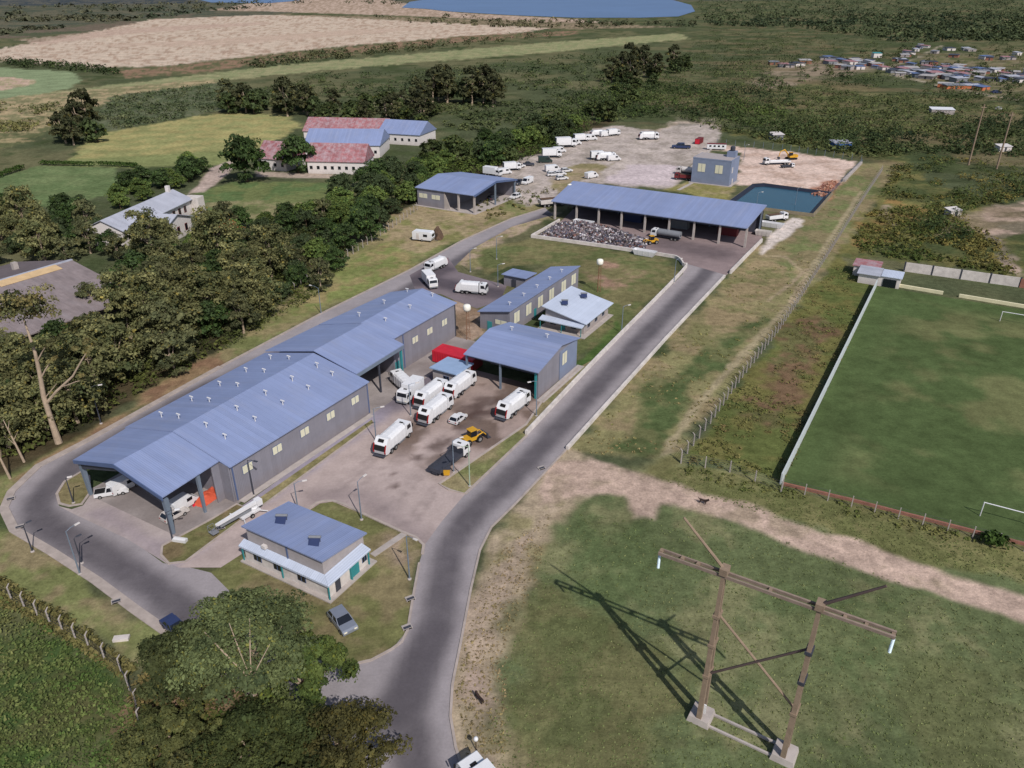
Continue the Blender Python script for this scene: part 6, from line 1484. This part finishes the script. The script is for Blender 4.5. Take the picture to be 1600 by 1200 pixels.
# left eucalyptus belt between the loop road and the houses
b1 = belt([('s',62,-127),('s',50,-130),('s',46,-145),('s',52,-162),('s',64,-158),('s',66,-128)], 20, ['euc_a','euc_b','euc_b','euc_c','dense_a'], .75, 1.0, 'dark olive eucalyptus in the dense belt at the left edge, below the dark roofed house', 'eucalypts at the left edge', 4.2, 41)
b2 = belt([('s',66,-127),('s',66,-163),('s',90,-166),('s',122,-192),('s',140,-200),('s',142,-152),('s',112,-131)], 48, ['euc_a','euc_b','euc_b','euc_c','dense_a'], .72, 1.25, 'dark olive eucalyptus in the thick belt between long hall and white house', 'eucalypts between hall and white house', 4.4, 42)
b3 = belt([('s',112,-131),('s',142,-152),('s',142,-200),('s',165,-205),('s',190,-190),('s',180,-162),('s',140,-136)], 30, ['dense_a','dense_b','euc_c','dense_c'], .7, 1.0, 'green bushy tree in the belt right of the white house', 'bushy trees right of the white house', 5.2, 43)
b4 = belt([('s',172,-152),('s',190,-190),('s',230,-206),('s',262,-204),('s',255,-172),('s',222,-172)], 28, ['dense_a','dense_b','dense_b','dense_c'], .75, 1.3, 'dense green tree in the hedge belt left of the vehicle shed', 'hedge belt trees left of the vehicle shed', 5.2, 44)
b5 = belt([('s',262,-178),('s',262,-210),('s',330,-214),('s',400,-214),('s',408,-186),('s',350,-176),('s',300,-176)], 32, ['dense_a','dense_b','dense_b','dense_c','far_b'], .85, 1.35, 'dense green tree in the hedge belt behind the vehicle shed and upper yard', 'hedge belt trees behind the vehicle shed', 5.6, 45)
belt([(888,196),(920,180),(962,128),(1040,100),(1060,112),(1000,150),(960,188)], 16, ['far_a','far_b'], 1.0, 1.5, 'dark green tree in the wooded strip beyond the upper yard', 'trees beyond the upper yard', 9, 46)
# trees about the white house and lawns
belt([('s',96,-232),('s',128,-250),('s',140,-246),('s',141,-214),('s',122,-198),('s',114,-205),('s',114,-228)], 15, ['dense_a','euc_b','dense_c','euc_c'], .75, 1.0, 'dark tree left of the white house, above the dark roofed house', 'trees left of the white house', 5, 47)
belt([(165,310),(225,290),(262,282),(318,258),(322,268),(285,292),(240,312),(190,332)], 14, ['dense_a','dense_b'], .75, 1.05, 'green tree in the row behind the white house', 'trees behind the white house', 5, 48)
belt([(-60,345),(0,335),(60,322),(110,318),(130,330),(120,372),(40,392),(-60,400)], 16, ['dense_a','dense_c','euc_b'], .8, 1.05, 'dark tree at the left edge above the dark roofed house', 'trees at the left edge above the dark roof', 6, 49)
for x, y, k, s, l in ((386,284,'dense_a',2.0,'large round dark tree on the lawn left of the red roofed barrack'), (466,270,'dense_a',1.7,'dark tree standing between the two rusty barracks'),
                      (296,262,'dense_b',.95,'small spreading tree at the bend of the pink lane'), (330,372,'euc_c',.7,'brownish tree before the right wing of the white house'),
                      (415,350,'dense_b',.7,'small green tree at the lower edge of the lawn'), (262,398,'euc_b',.75,'olive tree before the middle of the white house')):
    place(k, G(x, y), s, l)
# meadow clumps
belt([(92,228),(108,206),(160,212),(160,228),(120,236)], 8, ['tall_far','far_a'], .95, 1.3, 'dark tree in the isolated clump on the left meadow', 'isolated clump on the left meadow', 6, 50)
place('tall_far', G(140, 208), 1.5, 'slender tall tree rising above the isolated meadow clump')
belt([(352,178),(410,180),(412,172),(358,170)], 7, ['tall_far','far_a'], 1.15, 1.5, 'dark tree in the first clump at the top of the meadow', 'first clump at the top of the meadow', 7, 51)
belt([(425,184),(500,182),(496,168),(430,168)], 9, ['tall_far','far_a'], 1.15, 1.5, 'dark tree in the second clump, behind the barracks on the left', 'second clump behind the barracks', 8, 52)
belt([(505,192),(676,200),(680,176),(600,168),(510,172)], 24, ['tall_far','far_b','far_b'], .9, 1.35, 'grey-green tree in the long row behind the barracks', 'row behind the barracks', 9, 53)
belt([(672,166),(774,168),(776,150),(680,145)], 14, ['tall_far','tall_far','far_a'], 1.35, 1.75, 'tall dark tree in the big clump above the hedge belt', 'big dark clump above the hedge belt', 9, 54)
belt([(952,134),(1060,128),(1070,104),(960,104)], 12, ['tall_far','far_a'], 1.4, 1.9, 'tall dark tree in the upper middle clump left of the wild scrub', 'upper middle clump', 15, 55)

# the big foreground trees -----------------------------------------------------
def big(label, x, y, H, R, seed, nl, per, tint, tint2, leaf=.33, z0=.3, tr=.35, limbs=9, bark=PALEBARK, lr=.34, name='spreading_tree', rz=0):
    t = tree(name, H, R, seed, nl, leaf, per, tint, tint2, bark, z0, lr, tr, limbs=limbs); del t['_h']
    t['label'] = label; t.location = G(x, y); t.rotation_euler.z = rz; return t
FA, FB = (56, 66, 44), (94, 102, 66)
big('big spreading olive tree over the loop road in the foreground, its pale limbs showing', 400, 1085, 13.5, 8.4, 101, 36, 1250, FA, FB, limbs=14, leaf=.28, lr=.3)
big('spreading tree at the left of the foreground group, over the dark car', 312, 1095, 10.5, 6.2, 102, 24, 1000, (50, 60, 36), (80, 84, 52), leaf=.28, lr=.32)
big('round green tree at the right of the foreground group beside the silver car', 488, 1100, 9.0, 5.4, 103, 22, 1000, (52, 66, 34), (86, 96, 50), leaf=.28, lr=.32)
big('brownish tree at the bottom of the foreground group beside the junction', 540, 1235, 9.6, 6.4, 104, 24, 1000, (64, 64, 40), (104, 98, 56), leaf=.26, lr=.32)
big('dark green tree at the lower middle of the foreground group', 425, 1240, 10.5, 6.8, 105, 26, 1000, (44, 56, 32), (78, 84, 48), leaf=.26, lr=.32)
big('low olive tree at the left foot of the foreground group by the fence', 275, 1190, 6.0, 5.0, 106, 18, 900, (52, 62, 36), (84, 86, 52), leaf=.26, lr=.32)
big('olive tree at the bottom edge below the foreground group', 330, 1290, 8.0, 6.0, 107, 20, 900, (56, 62, 38), (92, 90, 56), leaf=.26, lr=.32)
big('dark tree at the bottom edge between junction and foreground group', 470, 1330, 10.0, 6.4, 108, 22, 900, (46, 56, 34), (82, 86, 50), leaf=.26, lr=.32)
MAINT = [o for o in COL.objects if o.get('label', '').startswith('big spreading olive')][0]
tk = MB(); n0 = (2.4, -5.4, 8.4)
for e_, r0 in (((-2.6, -2.6, 12.0), .14), ((-.2, -2.0, 12.6), .11), ((1.8, -1.6, 12.9), .10), ((4.2, -3.6, 11.4), .08)):
    m_ = tuple((a+b)/2+c for a, b, c in zip(n0, e_, (.2, -.5, .5))); tk.tube([(.3, -.6, 4.5), n0, m_, e_], [r0*1.2, r0, r0*.7, r0*.3], 6)
tk.build('bare_limbs', PALEBARK, MAINT)
# the tall pale eucalyptus, trunk and limbs bare
pe = thing('tall_eucalyptus', 'very tall eucalyptus with bare pale trunk and limbs at the left belt edge', 'tree', G(92, 692))
tk = MB()
tk.tube([(0, 0, 0), (-.1, 0, 4), (-.3, .3, 9), (.1, .5, 13), (.5, .4, 17), (.1, .8, 23)], [.62, .46, .4, .34, .26, .12], 10)
tk.tube([(-.2, .2, 7.6), (2.2, .2, 10.0), (5.4, .6, 12.6), (7.6, .6, 15.5), (9.6, 1, 18)], [.26, .22, .17, .12, .05], 7)
tk.tube([(3.0, .3, 10.7), (5.0, -.5, 11.6), (6.4, -.6, 12.2), (8.2, -.5, 12.6)], [.1, .1, .07, .03], 6)
tk.tube([(-.1, .4, 12), (1.4, .4, 14.0), (2.6, .5, 15.4)], [.16, .12, .06], 7)
tk.tube([(.4, .4, 15.4), (1.6, .4, 17.0), (2.8, .2, 18.4)], [.14, .1, .05], 7)
tk.tube([(-.2, .3, 8.6), (1.6, .2, 10.4), (2.6, .2, 11.4)], [.11, .08, .04], 7)
tk.build('trunk', PALEBARK, pe)
r_ = np.random.default_rng(5); cc = []
for c0, rad, n in (((.2, .8, 25), 4.2, 50), ((9.6, 1, 17.8), 1.8, 9), ((8.2, -.5, 12.8), 1.0, 4), ((2.8, .3, 18.6), 1.6, 8), ((2.7, .4, 15.6), .9, 3)):
    for i in range(n): cc.append((np.array(c0)+r_.normal(size=3)*rad*np.array([.55, .55, .28]), rad*.3))
tt = lin(OL1)*(1-r_.random(len(cc))[:, None])+lin((104, 94, 60))*r_.random(len(cc))[:, None]*1.0
me = leaf_mesh('crown', np.array([c for c, _ in cc]), np.array([q for _, q in cc]), 75, .42, np.maximum(tt, lin((50, 54, 32))), 6)
o = bpy.data.objects.new('crown', me); COL.objects.link(o); o.parent = pe
# bare trunks at the belt's edge
for i, (x, y, h) in enumerate(((142, 660, 9), (38, 722, 8), (16, 748, 9))):
    t = thing('bare_tree', ('bare leaning trunk at the edge of the left belt, right of the tall eucalyptus', 'bare pale trunk at the edge of the left belt, left of the tall eucalyptus', 'bare trunk at the far left belt edge')[i], 'tree', G(x, y))
    MB().tube([(0, 0, 0), (-.4, 0, h*.4), (-1.2, .2, h)], [.22, .16, .06], 7).build('trunk', PALEBARK if i else BARK, t)
    br = MB()
    for k in range(4): br.tube([(-.4-.15*k, 0, h*(.4+.12*k)), (-.4-.15*k+random.uniform(-1.6, 1.6), random.uniform(-1, 1), h*(.55+.14*k))], [.08, .02], 5)
    br.build('branch', PALEBARK if i else BARK, t)
# bare orange shrub frame by the white house
t = thing('dry_tree', 'dry orange-brown tree at the right corner of the white house', 'tree', G(352, 382))
r2 = np.random.default_rng(77); c2 = np.column_stack([r2.normal(0, 2.6, 30), r2.normal(0, 2.6, 30), r2.uniform(2.5, 6.5, 30)])
me = leaf_mesh('crown', c2, np.full(30, .9), 16, .5, np.tile(lin((150, 92, 62)), (30, 1))*r2.uniform(.6, 1.2, 30)[:, None], 78); o = bpy.data.objects.new('crown', me); COL.objects.link(o); o.parent = t
tk = MB(); tk.tube([(0, 0, 0), (0, .1, 3), (.2, .2, 5)], [.22, .16, .06], 7)
for c_ in c2[:9]: tk.tube([(0, .05, 2), tuple(c_)], [.12, .03], 5)
tk.build('trunk', PALEBARK, t)

# ------------------------------------------------------------------ ground cover and rough scrub (uncountable)
def scrub(name, label, poly, n, r0, r1, hgt, tintA, tintB, leaf, per, seed, holes=(), thr=0.0, nscale=12.0, persp=True):
    r = np.random.default_rng(seed); P = pts(poly); H = [pts(h) for h in holes]
    # sample evenly over the sighted polygon so that near and far ground are both covered
    q = np.array([p if p[0] != 's' else (0, 0) for p in poly], float) if all(p[0] != 's' for p in poly) else None
    Q = np.zeros((0, 2))
    while len(Q) < n:
        if q is not None and persp:
            c = r.uniform(q.min(0), q.max(0), (4000, 2)); g = np.array([G(*z)[:2] for z in c])
        else: g = r.uniform(P.min(0), P.max(0), (4000, 2))
        k = pdist(g, P) > 0
        for h in H: k &= pdist(g, h) < 0
        g = g[k]
        if thr: g = g[fbm(g[:, 0]/nscale, g[:, 1]/nscale, seed, 3) > thr]
        Q = np.vstack([Q, g])
        if len(g) == 0: break
    Q = Q[:n]; n = len(Q)
    dist = np.hypot(Q[:, 0], Q[:, 1]); f = 1.0 if not persp else np.clip(dist/np.median(dist), .6, 1.8)
    rad = r.uniform(r0, r1, n)**1.0*f
    z = rad*hgt*.5
    w = np.clip(fbm(Q[:, 0]/nscale, Q[:, 1]/nscale, seed+5, 3)*1.6-.3+r.normal(0, .18, n), 0, 1)[:, None]
    tint = (lin(tintA)*(1-w)+lin(tintB)*w)*r.uniform(.75, 1.2, n)[:, None]
    me = leaf_mesh(name, np.column_stack([Q, z]), rad, per, leaf, tint, seed+1, SCRUB, up=.9, flat=hgt, zmin=.02)
    # leaf size follows the clump size
    o = bpy.data.objects.new(name, me); COL.objects.link(o)
    return tag(o, label, None, None, 'stuff')
scrub('tall_grass', 'lush tall grass and weeds at the lower left', [(-60,935),(0,935),(90,988),(188,1056),(214,1110),(230,1230),(-80,1230)], 1000, .4, 1.1, .5, (78, 98, 50), (108, 110, 68), .28, 14, 201, nscale=7)
scrub('undergrowth', 'low undergrowth below the foreground trees', [(215,1060),(300,1050),(420,1100),(520,1170),(640,1290),(230,1290)], 700, .5, 1.3, .7, (60, 76, 36), (118, 100, 66), .4, 24, 202, nscale=6)
scrub('dry_weeds', 'dry weeds along the lower left fence', [(-40,890),(0,905),(100,965),(190,1030),(215,1042),(196,1060),(120,1010),(40,962),(-40,925)], 420, .35, .9, .7, (112, 104, 66), (84, 86, 48), .35, 18, 203, nscale=5)
scrub('weedy_strip', 'reddish and green weeds between the post fence and the pitch wall', [(1320,405),(1345,440),(1364,450),(1222,752),(1075,724),(1165,592),(1262,462)], 420, .3, 1.3, .4, (100, 106, 58), (112, 98, 66), .3, 20, 204, nscale=14, thr=.42)
scrub('belt_undergrowth', 'dark undergrowth at the foot of the tree belts', [('s',40,-128),('s',64,-126),('s',112,-131),('s',140,-137),('s',180,-162),('s',222,-172),('s',262,-172),('s',262,-205),('s',190,-195),('s',142,-200),('s',120,-190),('s',88,-168),('s',40,-170)], 1700, 1.0, 2.2, .8, (48, 58, 34), (84, 88, 46), .6, 26, 205, nscale=9, persp=False)
scrub('belt_undergrowth', 'dark undergrowth below the hedge belt behind the upper yard', [('s',262,-176),('s',300,-173),('s',350,-173),('s',402,-182),('s',420,-214),('s',330,-216),('s',262,-212)], 700, 1.4, 2.8, .9, (50, 66, 34), (86, 98, 48), .8, 26, 206, nscale=12, persp=False)
SET = [(1165,130),(1290,96),(1400,70),(1600,66),(1700,80),(1700,166),(1560,150),(1440,128),(1390,120),(1290,122),(1200,142)]
scrub('wild_scrub', 'wild dark scrub and small trees across the upper right', [(960,190),(1010,140),(1060,100),(1110,48),(1250,40),(1600,30),(1690,30),(1690,250),(1450,240),(1345,248),(1225,226),(1120,205),(1060,182)], 3200, 1.6, 4.6, .7, (48, 62, 38), (92, 98, 60), 1.0, 24, 207, [SET], thr=.40, nscale=45)
scrub('far_wood', 'far dark wood along the top right beyond the lake', [(1090,6),(1105,40),(1250,44),(1400,66),(1600,64),(1690,64),(1690,-8),(1300,-10),(1095,-2)], 2600, 5, 12, .75, (46, 58, 42), (86, 94, 64), 4.0, 22, 208, thr=.36, nscale=160)
scrub('wild_scrub', 'wild scrub right of the grass bank, above the club hut', [(1395,262),(1450,245),(1640,262),(1690,300),(1520,325),(1500,340),(1560,380),(1590,432),(1420,408),(1352,396),(1330,380),(1380,310)], 1000, .8, 2.0, .6, (66, 80, 40), (118, 106, 60), .7, 20, 209, thr=.45, nscale=20)
scrub('meadow_scrub', 'grey-green bushes on the middle of the left meadow', [(155,182),(175,152),(350,132),(372,168),(330,176),(250,190),(175,204)], 520, 1.6, 3.2, .6, (64, 76, 50), (96, 100, 70), 1.1, 18, 210, nscale=20)
scrub('field_bushes', 'dark bush lines edging the pale far field', [(0,97),(60,98),(150,108),(185,112),(180,118),(120,112),(30,106)], 120, 3, 5.5, .8, (48, 60, 38), (70, 80, 48), 1.8, 26, 211)
scrub('field_bushes', 'bush line between the far field and the pale green strip', [(370,98),(500,82),(700,66),(860,52),(862,60),(700,76),(500,96),(400,108)], 240, 2.6, 6, .7, (60, 72, 48), (96, 92, 64), 2.2, 22, 212)
scrub('field_bushes', 'scattered bushes along the near lake shore', [(560,26),(700,26),(860,34),(1060,34),(1090,30),(1090,44),(860,46),(640,36)], 170, 5, 9, .7, (58, 68, 48), (104, 98, 74), 4, 20, 213, thr=.45, nscale=120)
scrub('mid_scrub', 'mixed scrub between the barracks and the hedge belt', [(372,150),(500,120),(680,112),(860,92),(960,80),(1000,120),(930,170),(880,190),(800,210),(700,205),(690,175),(500,168),(430,168)], 1000, 2.0, 4.2, .7, (52, 66, 42), (88, 94, 60), 1.4, 24, 214, thr=.40, nscale=40)
scrub('far_scrub', 'dark scrub on the flats at the upper left', [(-40,60),(120,42),(300,22),(420,12),(640,8),(600,3),(300,6),(-40,14)], 300, 8, 18, .5, (60, 68, 52), (92, 90, 70), 8, 18, 215, thr=.45, nscale=250)
scrub('far_scrub', 'low scrub patches on the flats left of the meadow', [(-40,165),(80,160),(110,170),(60,200),(-40,240)], 160, 1.6, 3.4, .6, (70, 82, 50), (110, 106, 66), 1.2, 18, 216, thr=.42, nscale=30)
scrub('hedge_bushes', 'bushes of the lot verge between road and vehicle shed', [(745,318),(800,300),(862,292),(880,304),(850,318),(800,334),(750,345)], 60, .5, 1.2, .8, (76, 84, 44), (112, 98, 64), .5, 26, 217)
scrub('bank_weeds', 'scattered weed tufts on the grass bank right of the access road', [(1188,392),(1280,310),(1345,265),(1390,262),(1330,360),(1255,450),(1160,580),(1060,700),(960,712),(900,704),(1135,440)], 420, .2, .5, .4, (112, 116, 66), (140, 126, 88), .28, 8, 218, thr=.46, nscale=12)
scrub('fence_weeds', 'weed tufts along the brick base of the pitch fence', [(1070,726),(1220,760),(1600,858),(1700,882),(1700,900),(1600,876),(1220,780),(1070,745)], 150, .25, .7, .5, (84, 94, 50), (108, 106, 64), .3, 14, 219, thr=.42, nscale=6)
scrub('hedge_bushes', 'dense green bushes filling the belt beyond the upper yard', [(770,248),(860,214),(945,192),(1010,180),(1100,176),(1130,190),(1240,218),(1240,180),(1100,140),(1010,128),(940,130),(860,176),(780,226)], 800, 1.8, 3.8, .8, (48, 62, 36), (88, 102, 54), .95, 28, 220, thr=.36, nscale=25)
scrub('grass_tufts', 'short grass tufts over the field round the pylon', [(740,1250),(770,1100),(850,870),(900,800),(990,812),(1120,812),(1300,870),(1620,990),(1680,1260)], 7000, .08, .2, .35, (100, 112, 68), (116, 118, 80), .16, 4, 221, nscale=7)
scrub('grass_tufts', 'short grass tufts on the verges at the lower left and along the dirt path', [(1065,728),(1222,772),(1600,870),(1680,900),(1680,930),(1450,878),(1180,800),(1030,752)], 1500, .1, .24, .35, (96, 106, 62), (112, 114, 74), .18, 4, 222, nscale=9)
scrub('grass_tufts', 'short dry tufts on the bare shoulder right of the road', [(730,1180),(712,1080),(745,930),(780,860),(860,800),(840,900),(790,1000),(790,1180)], 900, .1, .25, .5, (120, 112, 74), (140, 122, 92), .2, 4, 223, nscale=9)
scrub('wild_trees', 'dark tree masses rising out of the wild scrub on the upper right', [(1000,150),(1060,100),(1110,60),(1280,60),(1285,90),(1170,125),(1300,160),(1600,172),(1690,200),(1690,250),(1480,240),(1345,244),(1225,222),(1120,198),(1040,172)], 420, 2.8, 6.0, .95, (42, 54, 36), (78, 90, 54), 1.0, 60, 230, thr=.50, nscale=55)
scrub('settlement_bushes', 'bushes growing between the shacks of the far settlement', SET, 260, 2.2, 4.5, .85, (46, 58, 38), (86, 92, 58), 1.4, 40, 231)
scrub('wild_trees', 'dark bushes and small trees above the club hut', [(1390,268),(1450,250),(1640,268),(1690,300),(1520,322),(1490,345),(1540,400),(1430,392),(1395,330)], 130, 1.5, 3.2, .95, (44, 58, 36), (84, 94, 52), .6, 60, 232, thr=.47, nscale=18)
# lawn hedges
def hedge(label, seq, wid, h, n, seed):
    r = np.random.default_rng(seed); P = pts(seq); C = []
    seg = np.linalg.norm(np.diff(P, axis=0), axis=1); tot = seg.sum()
    for i in range(n):
        s = tot*i/n; j = 0
        while s > seg[j]: s -= seg[j]; j += 1
        C.append((*(P[j]+(P[j+1]-P[j])*s/seg[j]+r.normal(0, .25, 2)), h*.5))
    me = leaf_mesh('hedge', np.array(C), np.full(n, max(wid, h)*.6), 26, .6, np.tile(lin((58, 76, 36)), (n, 1)), seed, SCRUB)
    o = bpy.data.objects.new('hedge', me); COL.objects.link(o); return tag(o, label, 'hedge')
hedge('clipped dark hedge along the top of the left lawn, the long right length', [(66, 258), (148, 260)], 1.6, 2.2, 60, 1)
hedge('clipped dark hedge along the top of the left lawn, nearest the pink lane', [(155, 259), (215, 262)], 1.6, 2.2, 50, 2)
hedge('clipped dark hedge at the left end of the left lawn', [(-20, 284), (36, 265)], 1.6, 2.4, 50, 3)
hedge('low dark shrub clump outside the brick base of the pitch near the goal', [(1545, 850), (1562, 853)], 1.6, 2.0, 16, 4)
# ================================================================== LIGHT AND CAMERA
w = bpy.data.worlds.new('World'); sc.world = w; w.use_nodes = True
nt = w.node_tree; bg = nt.nodes['Background']
sky = nt.nodes.new('ShaderNodeTexSky'); sky.sky_type = 'NISHITA'; sky.sun_disc = False
sky.sun_elevation = math.radians(44.8); sky.sun_rotation = math.radians(153); sky.altitude = 100; sky.dust_density = 1.5
nt.links.new(sky.outputs[0], bg.inputs[0]); bg.inputs['Strength'].default_value = .095
sl = bpy.data.lights.new('sun', 'SUN'); sl.energy = 3.9; sl.angle = math.radians(.53); sl.color = (1, .955, .89)
so = bpy.data.objects.new('sun', sl); COL.objects.link(so)
e = math.radians(44.8); az = math.radians(116.9)
so.rotation_euler = Vector((math.cos(az)*math.cos(e), math.sin(az)*math.cos(e), -math.sin(e))).to_track_quat('-Z', 'Y').to_euler()
so.location = (40, -80, 120)
cd = bpy.data.cameras.new('camera'); cd.sensor_width = 36; cd.lens = 36*F/1600; cd.clip_end = 100000; cd.clip_start = 1
co_ = bpy.data.objects.new('camera', cd); COL.objects.link(co_); co_.location = (0, 0, HCAM); co_.rotation_euler = (math.pi/2-PITCH, 0, 0)
sc.camera = co_
sc.view_settings.view_transform = 'Standard'; sc.view_settings.look = 'None'; sc.view_settings.exposure = 0
sc.cycles.max_bounces = 6; sc.cycles.diffuse_bounces = 3; sc.cycles.transmission_bounces = 2; sc.cycles.transparent_max_bounces = 4
